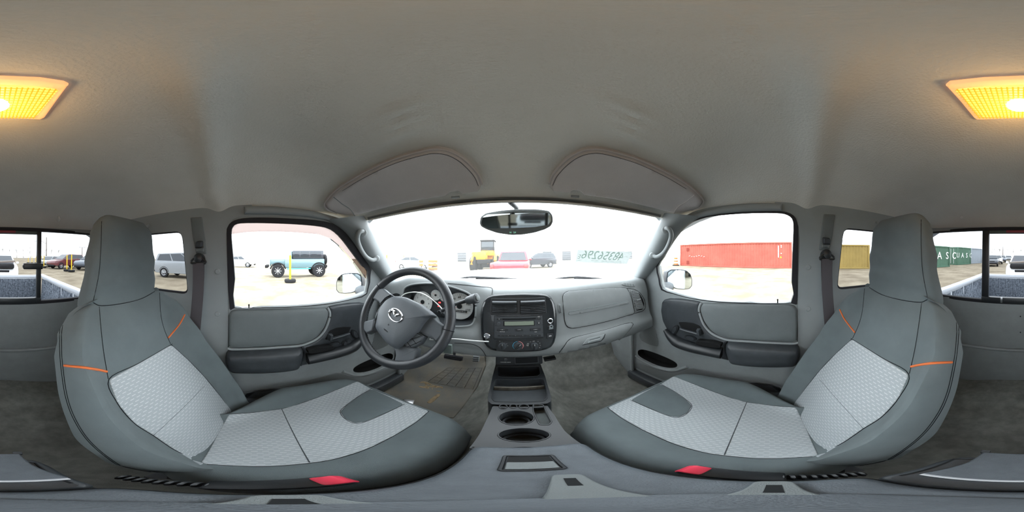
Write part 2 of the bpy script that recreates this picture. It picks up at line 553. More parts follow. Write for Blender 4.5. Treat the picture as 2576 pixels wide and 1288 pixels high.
# white roof skin outside
rs = MB().grid([[V((XC - .68 + 1.36 * i / 20, -.98 + 1.44 * j / 20, .345 - .16 * (abs(i - 10) / 10) ** 3 - .10 * (max(0, abs(j - 10) - 5) / 5) ** 2)) for j in range(21)] for i in range(21)])
struct('roof', rs, M['paint'], label='white painted roof skin above the headliner', cat='roof')

# ---- floor
def sm(a, b, t):
    t = max(0, min(1, (t - a) / (b - a))); return t * t * (3 - 2 * t)
def fz(x, y):
    X = x - .012
    z = -.95 + .055 * sm(-.58, -.66, y) if y < 0 else -.95
    tun = .20 * exp(-(abs(X) / .19) ** 3.2) * sm(-.35, .1, y) + .06 * exp(-(abs(X) / .25) ** 3) * sm(-.3, -.5, y)
    z += tun
    z += max(0, y - .80) * .95
    if y > .95: z += (y - .95) * 1.8
    z += .003 * sin(23 * x + 9 * y) * sin(17 * y - 5 * x)
    return z
fl = MB().grid([[V((XC - .80 + 1.60 * i / 90, -.90 + 2.02 * j / 130, fz(XC - .80 + 1.60 * i / 90, -.90 + 2.02 * j / 130))) for j in range(131)] for i in range(91)], flip=True)
F_BVH = fl.bvh(); F_S = surf_bvh(F_BVH)
struct('floor', fl, M['carpet'], label='dusty dark grey carpet over floor, tunnel and toe board', cat='floor')
fw = MB().box((XC, 1.12, -.62), (1.60, .03, .72), .004)
struct('wall_front', fw, M['dark'], label='dark firewall behind the dashboard and pedals', cat='wall')

# ---- back wall
wz0, wz1 = -.262, .150
bh = rrect(XC - .635, wz0, XC + .635, wz1, .05, 5)
def backS(x, z): return V((x, -.895 + .02 * ((x - XC) / .69) ** 2, z)), V((0, 1, 0))
panel('wall_back', [(XC - .70, -.95), (XC + .70, -.95), (XC + .70, .21), (XC - .70, .21)], backS, 0, 0, M['trim'], None, step=.07, holes=[bh], seg=.03, skirt=.05, kind='structure',
      label='grey moulded back panel below the sliding rear window', cat='wall')
lowb = thing('trim_1', (XC, -.89, -.93), 'lower grey back panel with a rolled top edge behind the seats', 'panel', kind='structure')
panel('panel', [(XC - .69, -.93), (XC + .69, -.93), (XC + .69, -.575), (XC - .69, -.575)], backS, .02, .015, M['trim'], lowb, step=.09, seg=.04)
MB().tube([V((XC - .69 + 1.38 * i / 24, -.872 + .02 * ((i - 12) / 12) ** 2, -.572)) for i in range(25)], .009, 8).build('rolled_edge', M['trim'], lowb)
MB().tube([V((XC - .69 + 1.38 * i / 24, -.866 + .02 * ((i - 12) / 12) ** 2, -.925)) for i in range(25)], .010, 8).build('foot_strip', M['trim'], lowb)
for u, v in ((2567, 796), (2567, 836), (2565, 986), (2560, 1010)):
    p = py(u, v, -.892 if v < 900 else -.87)
    MB().lathe([(.0035, -.001), (.0035, .002), (.002, .003)], p, (0, 1, 0), 8).build('screw', M['ink'], lowb)

# rear sliding window: a thing of the setting with three panes
rw = thing('window_1', (XC, -.905, wz0), 'sliding rear window with black frame bars and three tinted panes', 'window', kind='structure')
def bar(name, x0, z0, x1, z1, y, t, m, par, b=.004):
    return MB().box(((x0 + x1) / 2, y, (z0 + z1) / 2), (abs(x1 - x0), t, abs(z1 - z0)), b).build(name, m, par)
for (x0, x1) in ((XC - .63, XC - .222), (XC - .215, XC + .215), (XC + .222, XC + .63)):
    y = -.915
    MB().add([(x0, y, wz0), (x1, y, wz0), (x1, y, wz1), (x0, y, wz1)], [(3, 2, 1, 0)]).build('pane', M['glasst'], rw, smooth=False)
bar('frame_bar', XC - .232, wz0, XC - .206, wz1, -.905, .026, M['black2'], rw)
bar('frame_bar', XC + .196, wz0, XC + .236, wz1, -.905, .026, M['black2'], rw)
bar('bottom_rail', XC - .232, wz0 - .01, XC + .236, wz0 + .026, -.900, .03, M['black2'], rw)
bar('bottom_seal', XC - .64, wz0 - .012, XC + .64, wz0 + .008, -.902, .03, M['rubber'], rw)
bar('top_seal', XC - .64, wz1 - .008, XC + .64, wz1 + .010, -.902, .03, M['rubber'], rw)
bar('top_rail', XC - .206, wz1 - .026, XC + .196, wz1 - .006, -.906, .02, M['label'], rw)
bar('reflector_strip', XC - .085, wz1 - .022, XC + .10, wz1 - .008, -.893, .006, mat('dull red plastic strip', (150, 70, 82), .5), rw)
a = py(58, 677, -.89); b_ = py(106, 662, -.89)
lt = MB().box(((a.x + b_.x) / 2, -.882, (a.z + b_.z) / 2), (abs(a.x - b_.x), .026, abs(a.z - b_.z)), .004).build('slider_latch', M['black2'], rw)
MB().box((a.x - .0, -.872, (a.z + b_.z) / 2), (.010, .02, .016), .003).build('latch_tab', M['black'], lt)
MB().box((XC + .12, -.884, wz0 + .012), (.012, .012, .03), .002).build('slider_stop', M['steel'], rw)

# ---- windshield
ws = MB().grid([[wind(-1.02 + 2.04 * i / 30, -.02 + 1.05 * j / 16) for i in range(31)] for j in range(17)])
struct('window_2', ws, M['glassf'], label='wide dusty haze-veiled windshield glass above the dashboard', cat='windshield')
shb = []
ce = MB()
ce.tube([wind(-1 + 2 * i / 30, 1.0) for i in range(31)], .004, 6)
ce.build('trim_2', M['liner'], None, kind='structure', label='thin headliner edge along the top of the windshield', cat='trim')

# ---- both sides, built on the passenger side and repeated on the driver side
GLASS = [(1672, 1118), (1250, 1120), (900, 1108), (700, 1085), (540, 1055), (400, 1015), (290, 972), (262, 860), (238, 735), (300, 632), (370, 510), (430, 420), (490, 345), (560, 280), (640, 240), (760, 203), (900, 182), (1100, 165), (1300, 157), (1500, 157), (1600, 166), (1665, 195), (1694, 240), (1700, 330), (1690, 600), (1680, 900)]
SEALO = [(1738, 1134), (1745, 900), (1752, 400), (1742, 255), (1702, 182), (1620, 142), (1500, 130), (1300, 130), (1100, 138), (900, 157), (750, 180), (640, 208), (545, 260), (470, 330), (405, 420), (345, 515), (275, 625), (216, 735), (240, 860), (272, 985), (400, 1027), (540, 1066), (700, 1096), (900, 1119), (1250, 1131), (1672, 1129)]
PIL = []
SIDENAME = {1: 'passenger', -1: 'driver'}

def build_side(sd):
    MIR[0] = sd < 0
    nm = SIDENAME[sd]
    # B pillar and rear quarter
    q = rrect(-.70, -.168, -.300, .112, .035, 5)
    pil = [(-.127, -.95), (-.122, -.215), (-.117, .06), (-.110, .11), (-.090, .145), (-.055, .158), (-.02, .160), (-.02, .215), (-.90, .215), (-.90, -.95)]
    panel('wall_right' if sd > 0 else 'wall_left', pil, side, 0, 0, M['pillar'], None, step=.06, holes=[q], seg=.025, skirt=.03, kind='structure',
          label='grey pillar and rear quarter trim on the %s side' % nm, cat='wall')
    # quarter window
    qw = thing('window_3' if sd > 0 else 'window_4', (.67, -.5, -.168), 'small tinted quarter window behind the %s seat' % nm, 'window', kind='structure')
    panel('pane', rrect(-.705, -.172, -.295, .116, .035, 5), side, -.02, 0, M['glasst'], qw, step=.15, skirt=.02)
    rr = resample([V((p.x, p.y)) for p in rrect(-.70, -.168, -.300, .112, .035, 5)], .02)
    mb = MB(); mb.tube([side(p.x, p.y)[0] - side(p.x, p.y)[1] * .012 for p in rr], .008, 6, True); mb.build('seal', M['rubber'], qw)
    # reveal of the opening
    mb = MB(); mb.grid([[side(p.x, p.y)[0] for p in rr], [side(p.x, p.y)[0] - side(p.x, p.y)[1] * .022 for p in rr]], cu=True); mb.build('reveal', M['pillar'], qw)
    # rail over the door
    top = [(1583, 52), (1300, 50), (1000, 78), (800, 112), (650, 155), (500, 200), (390, 225)]
    bot = [(400, 428), (470, 340), (545, 268), (620, 226), (750, 190), (900, 165), (1100, 147), (1300, 138), (1580, 136)]
    panel('trim_3' if sd > 0 else 'trim_4', SH(ZH, top + bot), side, .016, .012, M['pillar'], None, step=.03, seg=.012, skirt=.015, kind='structure',
          label='pale grey rail over the %s door window' % nm, cat='trim')
    # A pillar
    Wp = [(1673, 536), (1661, 556), (1640, 598), (1618, 640), (1601, 675), (1592, 694), (1590, 704)]
    Dp = [(1764, 545), (1726, 570), (1700, 600), (1676, 637), (1652, 668), (1622, 704), (1604, 724)]
    rows = []
    for a, b in zip(crom([V(p) for p in Wp], 4), crom([V(p) for p in Dp], 4)):
        A = W_S(a.x, a.y)[0]; yz = side_hit(b.x, b.y); B = side(yz.x, yz.y)[0]
        m1 = A.lerp(B, .30) * .955; m2 = A.lerp(B, .62) * .955
        rows.append(crom([A * 1.05, A, m1, m2, B * .995, B * 1.05], 3))
    if sd > 0: PIL.append(surf_bvh(MB().grid(rows).bvh()))
    MB().grid(rows).build('trim_5' if sd > 0 else 'trim_6', M['pillar'], None, kind='structure',
          label='grey windshield pillar trim on the %s side' % nm, cat='pillar')
    # kick panel under the dashboard end
    kp = MB().grid([[V((.695 - .02 * t - .02 * sin(pi * t), .755 + .33 * t, -.95 + .49 * k / 6)) for t in [i / 8 for i in range(9)]] for k in range(7)])
    kp.tube([V((.672, .765, -.95)), V((.672, .765, -.46))], .012, 8)
    kp.build('kick_panel', M['trim'], None, loc=(.68, .9, -.95), label='grey footwell kick panel ahead of the %s door' % nm, cat='panel')
    sc = MB().box((.672, .30, -.905), (.06, .96, .07), .012)
    sc.build('sill_plate', M['black'], None, loc=(.67, .3, -.94), label='black scuffed sill plate along the %s door' % nm, cat='sill')
    # ------------------------------------------------------------ door
    dname = 'door_1' if sd > 0 else 'door_2'
    d = thing(dname, (.695, .33, -.87), 'grey %s door with black armrest bowl, padded panel and window' % nm, 'door', kind='structure')
    belt = SH(ZH, [(1740, 1135), (1672, 1124), (1250, 1126), (900, 1114), (700, 1091), (540, 1061), (400, 1021), (284, 978), (258, 862), (234, 737), (196, 712), (122, 808), (15, 925)])
    body = [(p.x, p.y) for p in belt] + [(.80, -.175), (.80, -.93), (-.120, -.93)]
    pocket = SH(ZE, [(113, 775), (122, 742), (180, 734), (300, 768), (450, 828), (545, 878), (569, 915), (545, 941), (455, 942), (330, 912), (200, 852), (130, 808)])
    pocket = crom(pocket, 3, True)
    panel('door_panel', body, side, 0, .004, M['trim'], d, step=.045, seg=.018, skirt=.03, holes=[pocket])
    # map pocket
    pk = MB(); rr = resample([V((p.x, p.y)) for p in pocket], .012)
    pk.grid([[side(p.x, p.y)[0] for p in rr], [side(p.x, p.y)[0] + V((.05, 0, 0)) for p in rr]], cu=True)
    pk.cap([side(p.x, p.y)[0] + V((.05, 0, 0)) for p in rr]); pk.build('map_pocket', M['dark'], d)
    lip = SH(ZE, [(95, 800), (130, 830), (220, 885), (340, 935), (470, 968), (560, 970), (620, 950), (690, 925)])
    MB().tube([side(p.x, p.y)[0] + V((-.004, 0, 0)) for p in crom(lip, 5)], .009, 8).build('pocket_lip', M['trim'], d)
    # textured lower strip
    low = SH(ZE, [(60, 870), (200, 915), (350, 965), (480, 993), (560, 995), (640, 975), (700, 950), (760, 945), (850, 965), (950, 990), (1200, 1050), (1500, 1105), (1800, 1160), (1990, 1190)])
    lowp = [(p.x, p.y) for p in low] + [(-.115, -.85), (.77, -.85)]
    panel('lower_strip', lowp, side, .004, .004, mat('ribbed vinyl kick strip', (118, 121, 122), .8, .2, bump=(500, .8)) if 'strip' not in M else M['strip'], d, step=.05, seg=.02)
    # perforated speaker field
    sp = SH(ZE, [(130, 575), (150, 500), (210, 420), (280, 432), (322, 520), (352, 640), (345, 700), (240, 672), (160, 632)])
    panel('speaker_grille', rpoly(sp, f=.3), side, .003, .003, M['dots'], d, step=.03)
    # padded insert
    pad = SH(ZE, [(862, 187), (1200, 194), (1600, 202), (1880, 207), (1930, 222), (1953, 262), (1957, 620), (1900, 634), (1700, 627), (1400, 611), (1180, 597), (1082, 569), (982, 518), (903, 430), (858, 330), (840, 250)])
    panel('door_pad', rpoly(pad, f=.45), side, .018, .012, M['pad'], d, step=.03, seg=.012)
    pt = SH(ZE, [(858, 185), (834, 252), (850, 340), (896, 445), (978, 534), (1080, 584), (1180, 612), (1400, 626), (1700, 643), (1905, 650), (1962, 640)])
    MB().tube([side(p.x, p.y)[0] + V((-.012, 0, 0)) for p in crom(pt, 5)], .0062, 8).build('pad_piping', M['trim'], d)
    # black bowl around lever and switches
    bowl = SH(ZE, [(402, 185), (428, 152), (485, 138), (600, 141), (750, 160), (846, 180), (828, 262), (846, 350), (890, 455), (972, 545), (1080, 598), (1168, 614), (1128, 690), (1148, 760), (1192, 852), (1050, 822), (900, 786), (770, 738), (640, 668), (540, 592), (460, 492), (410, 392), (390, 275)])
    panel('armrest_bowl', rpoly(bowl, f=.2), side, .016, .012, M['black'], d, step=.03, seg=.01)
    # armrest ledge: the lower run of the bowl stands out into the cab
    led = SH(ZE, [(470, 480), (540, 560), (640, 628), (780, 672), (950, 706), (1110, 735)])
    lw = [side(p.x, p.y)[0] + V((-.034, 0, 0)) for p in crom(led, 6)]
    MB().tube(lw, [.012 + .022 * min(1, i / 10) for i in range(len(lw))], 12, flat=.8).build('grip_ledge', M['black2'], d)
    arm = SH(ZE, [(1160, 618), (1400, 632), (1700, 650), (1950, 664), (1985, 700), (1990, 790), (1930, 888), (1600, 893), (1350, 878), (1190, 853), (1152, 760), (1136, 690)])
    panel('armrest', rpoly(arm, f=.46), side, .056, .024, M['black'], d, step=.03, seg=.01)
    # lever cup, lever
    cup = SH(ZE, [(598, 400), (680, 398), (770, 408), (850, 442), (904, 540), (830, 556), (700, 522), (632, 470)])
    panel('lever_cup', rpoly(cup, f=.25), side, .0185, .003, M['dark'], d, step=.02)
    lv = SH(ZE, [(640, 468), (720, 492), (800, 512), (862, 528)])
    MB().tube([side(p.x, p.y)[0] + V((-.030, 0, 0)) for p in crom(lv, 5)], .0085, 8, flat=.7).build('door_lever', M['black'], d)
    e = SH(ZE, [(818, 470), (866, 470), (878, 545), (826, 550)])
    panel('lever_end', rpoly(e, f=.2), side, .040, .006, M['black'], d, step=.02)
    cp = SH(ZE, [(815, 612), (845, 588), (1000, 600), (1112, 628), (1106, 664), (1060, 671), (900, 648), (832, 632)])
    panel('pull_cup', rpoly(cp, f=.3), side, .0455, .003, M['dark'], d, step=.02, skirt=.03)
    lp = SH(ZE, [(838, 716), (900, 726), (1000, 742), (1098, 764), (1112, 800), (1085, 822), (950, 790), (850, 752)])
    panel('pull_tray', rpoly(lp, f=.25), side, .0205, .003, M['pad'], d, step=.02)
    # switches
    sw = [((565, 490), 26, 44, .5), ((745, 580), 50, 20, .25)] if sd > 0 else [((565, 490), 26, 44, .5), ((640, 566), 30, 26, .35), ((680, 586), 26, 22, .35), ((790, 592), 46, 18, .2)]
    for (c, rx, ry, tl) in sw:
        ang = tl
        ring = [(c[0] + rx * cos(t) * cos(ang) - ry * sin(t) * sin(ang), c[1] + rx * cos(t) * sin(ang) + ry * sin(t) * cos(ang)) for t in [2 * pi * i / 16 for i in range(16)]]
        pl = [(c[0] + 1.5 * (p[0] - c[0]), c[1] + 1.4 * (p[1] - c[1])) for p in ring]
        s1 = panel('switch_plate', SH(ZE, pl), side, .0225, .003, M['black2'], d, step=.01)
        panel('rocker', SH(ZE, ring), side, .027, .003, M['black'], s1, step=.008)
        bar_ = SH(ZE, [(c[0] - rx * 1.15 * cos(ang), c[1] - rx * 1.15 * sin(ang)), (c[0] - rx * 1.15 * cos(ang) + 3, c[1] - rx * 1.15 * sin(ang) + 9)])
    # vent grille low at the back of the door
    vg = SH(ZE, [(1330, 1110), (1480, 1105), (1660, 1135), (1760, 1165), (1775, 1195), (1750, 1220), (1600, 1212), (1440, 1190)])
    g = panel('vent_grille', rpoly(vg, f=.3), side, .008, .004, M['black2'], d, step=.03)
    for k in range(7):
        a = side_hit(*ZE(1390 + k * 14, 1112 + k * 14)); b = side_hit(*ZE(1665 + k * 12, 1146 + k * 9))
        MB().tube([side(a.x, a.y)[0] + V((-.010, 0, 0)), side(b.x, b.y)[0] + V((-.010, 0, 0))], .0026, 6).build('slat', M['black'], g)
    # window pane, seal, lock button
    gin, sout = (SH(ZH, GLASS), SH(ZH, SEALO)) if sd > 0 else (SHL(ZG, GLASS_L), SHL(ZG, SEALO_L))
    panel('window_pane', [(p.x, p.y) for p in sout], side, -.010, 0, M['glass'], d, step=.2, skirt=.0)
    so = [V((p.x, p.y)) for p in crom(sout, 2, True)]; gi = [V((p.x, p.y)) for p in crom(gin, 2, True)]
    panel('window_seal', so, side, .003, .003, M['rubber'], d, step=.05, seg=.012, skirt=.004, holes=[gi])
    fo = so if area2(so) > 0 else so[::-1]
    panel('window_frame', inset(fo, -.028), side, -.004, 0, M['pillar'], d, step=.08, seg=.02, skirt=.002, holes=[gi])
    mb = MB(); rr = resample(gi, .015)
    mb.grid([[side(p.x, p.y)[0] + side(p.x, p.y)[1] * .003 for p in rr], [side(p.x, p.y)[0] - side(p.x, p.y)[1] * .011 for p in rr]], cu=True); mb.build('seal_reveal', M['pillar'], d)
    if sd < 0:
        rv_ = SHL(ZG, [(105, 345), (300, 318), (600, 310), (900, 320), (1200, 346), (1350, 400), (1480, 505), (1600, 640), (1700, 770), (1785, 900), (1800, 800), (1740, 735), (1620, 575), (1500, 415), (1400, 312), (1300, 258), (1150, 232), (900, 212), (600, 200), (300, 197), (180, 207), (115, 260)])
        panel('rain_visor', rpoly(rv_, f=.15), side, -.05, .004, M['smoke'], d, step=.03, seg=.012, skirt=.002)
    lk = side_hit(*ZH(1530, 1150)); P0 = side(lk.x, lk.y)[0] + V((.006, 0, 0))
    MB().lathe([(.008, -.004), (.008, .001), (.0028, .002), (.0028, .02), (.0035, .022), (.0035, .027)], P0, (0, 0, 1), 10).build('lock_button', M['ink'], d)
    # outer skin of the door and the quarter, white paint
    MIR[0] = False

M['smoke'] = mat_glass('smoked rain visor', (.16, .125, .115))
GLASS_L = [(152, 1250), (155, 900), (122, 500), (110, 330), (125, 258), (180, 216), (300, 205), (600, 208), (900, 220), (1150, 240), (1300, 266), (1400, 320), (1500, 422), (1620, 582), (1740, 742), (1808, 815), (1790, 1072), (1650, 1132), (1450, 1180), (1200, 1214), (900, 1238), (500, 1248)]
SEALO_L = [(88, 1262), (62, 800), (50, 350), (62, 255), (110, 192), (200, 155), (350, 137), (600, 137), (900, 150), (1150, 166), (1350, 202), (1480, 262), (1600, 392), (1720, 580), (1845, 775), (1800, 1085), (1650, 1143), (1450, 1190), (1200, 1225), (900, 1248), (500, 1258), (150, 1262)]
M['dots'] = mat_dots('perforated grey plastic', (128, 132, 133), (70, 73, 75), .0055)
M['strip'] = mat('ribbed vinyl kick strip', (118, 121, 122), .8, .2, bump=(500, .8))
for sd in (1, -1): build_side(sd)
MIR[0] = False
# white outer body skins behind the trim
for sd in (1, -1):
    MIR[0] = sd < 0
    ob = [(-.95, -.22), (1.0, -.22), (1.0, -1.0), (-.95, -1.0)]
    mb = MB()
    mb.grid([[V((.745, y, -.25)) for y in (-.95, 0, 1.0)], [V((.80, y, -.285)) for y in (-.95, 0, 1.0)], [V((.815, y, -.5)) for y in (-.95, 0, 1.0)], [V((.79, y, -1.02)) for y in (-.95, 0, 1.0)]])
    mb.build('body_side', M['paint'], None, loc=(.8, 0, -1.02), label='white painted outer side of the truck on the %s side' % SIDENAME[sd], cat='car body')
MIR[0] = False
# ================================================================== seats
CX = .372
def cushion_mesh():
    N = 44
    def pt(s, t):
        # s across -1..1 (inner..outer), t back..front -1..1
        a = abs(s); f = max(0, t)
        hw = .266 - .012 * f ** 3
        if s > 0 and t < -.1: hw *= 1 - .70 * ((-t - .1) / .8) ** 1.5 if t > -.9 else .30
        if s < 0 and t < -.5: hw *= 1 - .30 * ((-t - .5) / .5) ** 1.5
        yb = -.105; yf = .430 - .090 * a ** 3.2
        y = yb + (yf - yb) * (t + 1) / 2
        x = CX + hw * s
        z = -.640 + .030 * exp(-((a - .80) / .17) ** 2) * (.45 + .55 * (1 - f ** 3)) + .012 * (t + 1) / 2
        z -= .012 * (1 - a * a) * (1 - f)
        z -= .016 * max(0, (t - .55) / .45) ** 2.2
        e = max(a, f)
        if e > .89:
            k = (e - .89) / .11; z -= .048 * (1 - sqrt(max(0, 1 - k * k)))
        return V((x, y, z))
    ts = [-1 + 2 * i / N for i in range(N + 1)]
    # finer towards the rims
    q = lambda t: t + .12 * sin(pi * t) / pi * (1 if abs(t) < 1 else 1)
    rows = [[pt(q(s), q(t)) for s in ts] for t in ts]
    mb = MB().grid(rows)
    rim = [rows[0][i] for i in range(N)] + [rows[i][N] for i in range(N)] + [rows[N][N - i] for i in range(N)] + [rows[N - i][0] for i in range(N)]
    c = V((CX, .13, 0))
    def dn(p, k, z): return V((c.x + (p.x - c.x) * k, c.y + (p.y - c.y) * k, z(p)))
    r1 = [dn(p, 1.012, lambda p: p.z - .02) for p in rim]
    r2 = [dn(p, 1.0, lambda p: p.z - .06) for p in rim]
    r3 = [dn(p, .95, lambda p: -.80) for p in rim]
    mb.grid([rim, r1, r2, r3], cu=True, flip=True)
    return mb

OB = V((CX, -.095, -.628)); AU = V((0, -.425, .905)).normalized(); AN = V((0, .905, .425)).normalized()
def lerpk(keys, t):
    if t <= keys[0][0]: return keys[0][1]
    for a, b in zip(keys, keys[1:]):
        if t <= b[0]:
            k = (t - a[0]) / (b[0] - a[0]); k = k * k * (3 - 2 * k); return a[1] + (b[1] - a[1]) * k
    return keys[-1][1]
def back_mesh():
    rings = []
    NF, NB = 40, 12
    hs = [-.07 + i * .0185 for i in range(34)]
    for h in hs + [.553, .563, .571, .576]:
        w = lerpk([(-.07, .205), (.05, .232), (.20, .246), (.34, .248), (.44, .244), (.50, .228), (.545, .195), (.566, .165), (.576, .13)], h)
        bol = lerpk([(-.07, .050), (.06, .060), (.20, .058), (.34, .044), (.45, .024), (.55, .008)], h)
        th = lerpk([(-.07, .06), (.1, .10), (.42, .105), (.52, .09), (.56, .06), (.576, .04)], h)
        drop = lerpk([(.48, 0), (.555, .016), (.576, .036)], h)
        lum = .012 * exp(-((h - .14) / .10) ** 2)
        ring = []
        for i in range(NF + 1):
            s = -1 + 2 * i / NF
            s = s + .10 * sin(pi * s) / pi
            a = abs(s)
            d = lum * (1 - a * a) + bol * exp(-((a - .88) / .15) ** 2)
            if a > .84:
                k = min(1, (a - .84) / .16); d -= (.045 + bol * .6) * (1 - sqrt(max(0, 1 - k * k)))
            ring.append(OB + V((w * s, 0, 0)) + AU * h + AN * (d - drop))
        for i in range(NB + 1):
            s = 1 - 2 * i / NB; a = abs(s)
            k = max(0, (a - .6) / .4)
            ring.append(OB + V((w * s * .97, 0, 0)) + AU * h + AN * (-th + .035 * k * k))
        rings.append(ring)
    return MB().loft(rings)
def head_mesh():
    rings = []
    keys_w = [(.46, .148), (.568, .148), (.68, .132), (.762, .114), (.79, .098), (.808, .076), (.816, .045)]
    keys_f = [(.46, -.03), (.53, -.022), (.568, -.012), (.62, .016), (.68, .048), (.762, .082), (.79, .078), (.808, .062), (.816, .042)]
    keys_b = [(.46, -.115), (.568, -.106), (.68, -.042), (.762, -.008), (.80, .002), (.816, .014)]
    hs = [.455 + i * .0138 for i in range(24)] + [.782, .792, .801, .808, .813, .816]
    for h in hs:
        w, f, b = lerpk(keys_w, h), lerpk(keys_f, h), lerpk(keys_b, h)
        m = (f + b) / 2; hd = (f - b) / 2
        ring = []
        n = 36
        for i in range(n):
            t = 2 * pi * i / n - pi / 2
            cx_, sy_ = cos(t), sin(t)
            e = .38
            ring.append(OB + AU * h + V((w * (abs(cx_) ** e) * (1 if cx_ > 0 else -1), 0, 0)) + AN * (m + hd * (abs(sy_) ** .5) * (1 if sy_ > 0 else -1)))
        rings.append(ring)
    # ring runs inner->outer on the back, check handled by recalc below
    return MB().loft(rings)

def fixn(mb):
    bm = bmesh.new(); vv = [bm.verts.new(p) for p in mb.v]
    for f in mb.f:
        try: bm.faces.new([vv[i] for i in f])
        except ValueError: pass
    bmesh.ops.remove_doubles(bm, verts=bm.verts, dist=1e-5)
    bmesh.ops.recalc_face_normals(bm, faces=bm.faces); bm.verts.index_update()
    r = MB(); r.v = [v.co.copy() for v in bm.verts]; r.f = [tuple(v.index for v in f.verts) for f in bm.faces]; bm.free(); return r

CU, BK, HD = fixn(cushion_mesh()), fixn(back_mesh()), fixn(head_mesh())
CUS, BKS, HDS = surf_bvh(CU.bvh()), surf_bvh(BK.bvh()), surf_bvh(HD.bvh())

def build_seat(sd):
    MIR[0] = sd < 0
    nm = SIDENAME[sd]
    st = thing('front_seat', (CX, .1, -.94), 'charcoal %s seat with woven grey inserts and orange piping, facing the %s' % (nm, 'steering wheel' if sd < 0 else 'glove box'), 'seat', 'front bucket seats')
    cu = CU.build('seat_cushion', M['seat'], st)
    bk = BK.build('backrest', M['seat'], st)
    hd = HD.build('headrest', M['seat'], st)
    # cushion inserts
    ins = [(1083, 302), (1180, 375), (1350, 470), (1550, 560), (1750, 620), (1920, 648), (2150, 668), (2330, 668), (2560, 655), (2600, 640), (2560, 560), (2500, 420), (2440, 300), (2300, 290), (2080, 262), (1950, 225), (1800, 170), (1650, 110), (1560, 76), (1462, 136)]
    ip = [V(p) for p in Z7.l(ins)]
    panel('woven_insert', rpoly(ip, f=.15), CUS, .0025, 2.5, M['weave_c'], cu, step=14, seg=4)
    pt = [V(p) for p in Z7.l([(1248, 250), (1350, 192), (1467, 134), (1560, 185), (1650, 248), (1690, 292), (1660, 342), (1600, 374), (1530, 366), (1400, 316)])]
    panel('thigh_patch', rpoly(pt, f=.22), CUS, .005, 2.5, M['seat'], cu, step=10, seg=3)
    line_on(CUS, Z7.l([(1248, 250), (1400, 316), (1530, 366), (1600, 374), (1660, 342), (1690, 292), (1650, 248), (1560, 185), (1467, 134)]), .0008, .003).build('seam', M['seam'], cu)
    line_on(CUS, Z7.l([(1083, 302), (1180, 375), (1350, 470), (1550, 560), (1750, 620), (1920, 648), (2150, 668), (2330, 668), (2560, 655)]), .0009, .0008).build('seam', M['seam'], cu)
    line_on(CUS, Z7.l([(2440, 296), (2300, 290), (2080, 262), (1950, 225), (1800, 170), (1650, 112), (1585, 88)]), .0009, .0008).build('seam', M['seam'], cu)
    line_on(CUS, Z7.l([(2085, 265), (2040, 370), (1980, 510), (1922, 645)]), .0010, .0030).build('crease', M['seatd'], cu)
    # backrest inserts
    bi = [(275, 558), (400, 637), (515, 708), (472, 808), (400, 888), (322, 938), (240, 995), (128, 1060), (102, 1015), (64, 935), (26, 836), (80, 765), (140, 690), (205, 622)]
    panel('woven_insert', rpoly([V(p) for p in Z5.l(bi)], f=.15), BKS, .0025, 2.5, M['weave_b'], bk, step=14, seg=4)
    line_on(BKS, Z5.l([(275, 558), (205, 622), (140, 690), (80, 765), (35, 828)]), .0009, .0008).build('seam', M['seam'], bk)
    line_on(BKS, Z5.l([(270, 556), (400, 637), (515, 708), (472, 808), (400, 888), (322, 938), (240, 995), (150, 1040)]), .0009, .0008).build('seam', M['seam'], bk)
    line_on(BKS, Z5.l([(140, 730), (230, 830), (325, 935)]), .0008, .0020).build('crease', M['seatd'], bk)
    line_on(BKS, Z5.l([(327, 345), (318, 440), (302, 500), (277, 556)]), .0008, .0005).build('seam', M['seam'], bk)
    line_on(BKS, Z5.l([(568, 408), (556, 500), (540, 600), (517, 705)]), .0008, .0005).build('seam', M['seam'], bk)
    line_on(BKS, Z5.l([(222, 434), (240, 470), (262, 500), (287, 531)]), .0030, .001).build('orange_piping', M['orange'], bk)
    line_on(BKS, Z5.l([(525, 675), (560, 668), (620, 660), (694, 656)]), .0030, .001).build('orange_piping', M['orange'], bk)
    for dx in (0, 9):
        line_on(BKS, Z5.l([(632 + dx, 392), (690 + dx, 430), (714 + dx, 490), (712 + dx, 580), (698 + dx, 680), (672 + dx, 790), (630 + dx, 880), (560 + dx, 968), (450 + dx, 1052), (350 + dx, 1100)]), .0008, .0005).build('seam', M['seam'], bk)
    line_on(HDS, Z5.l([(335, 333), (400, 371), (480, 393), (560, 403), (592, 392)]), .0011, .0005).build('seam', M['seam'], hd)
    line_on(HDS, Z5.l([(566, 55), (566, 150), (572, 270), (594, 390)]), .0008, .0005).build('seam', M['seam'], hd)
    # steel base and rails under the cushion
    b = MB()
    for x in (-.17, .17):
        b.box((CX + x, .12, -.915), (.045, .50, .03), .004)
    b.box((CX, .32, -.885), (.36, .03, .04), .004); b.box((CX, -.05, -.885), (.36, .03, .04), .004)
    b.build('seat_rail', M['black2'], st)
    f = MB().box((CX, .12, -.835), (.40, .44, .085), .02); f.build('seat_base', M['dark'], st)
    # fuzzy felt edge under the inner front of the cushion
    ed = [V((CX - .238, -.02, -.735)), V((CX - .243, .10, -.735)), V((CX - .24, .22, -.735)), V((CX - .22, .305, -.735)), V((CX - .16, .365, -.735)), V((CX - .05, .395, -.735))]
    MB().tube(crom(ed, 6), .017, 8).build('felt_edge', M['seatd'], st)
    # recliner lever on the outer side
    MB().box((CX + .255, .0, -.755), (.03, .14, .045), .012).build('recliner_handle', M['black'], st)
    MIR[0] = False
    return st
for sd in (1, -1): build_seat(sd)

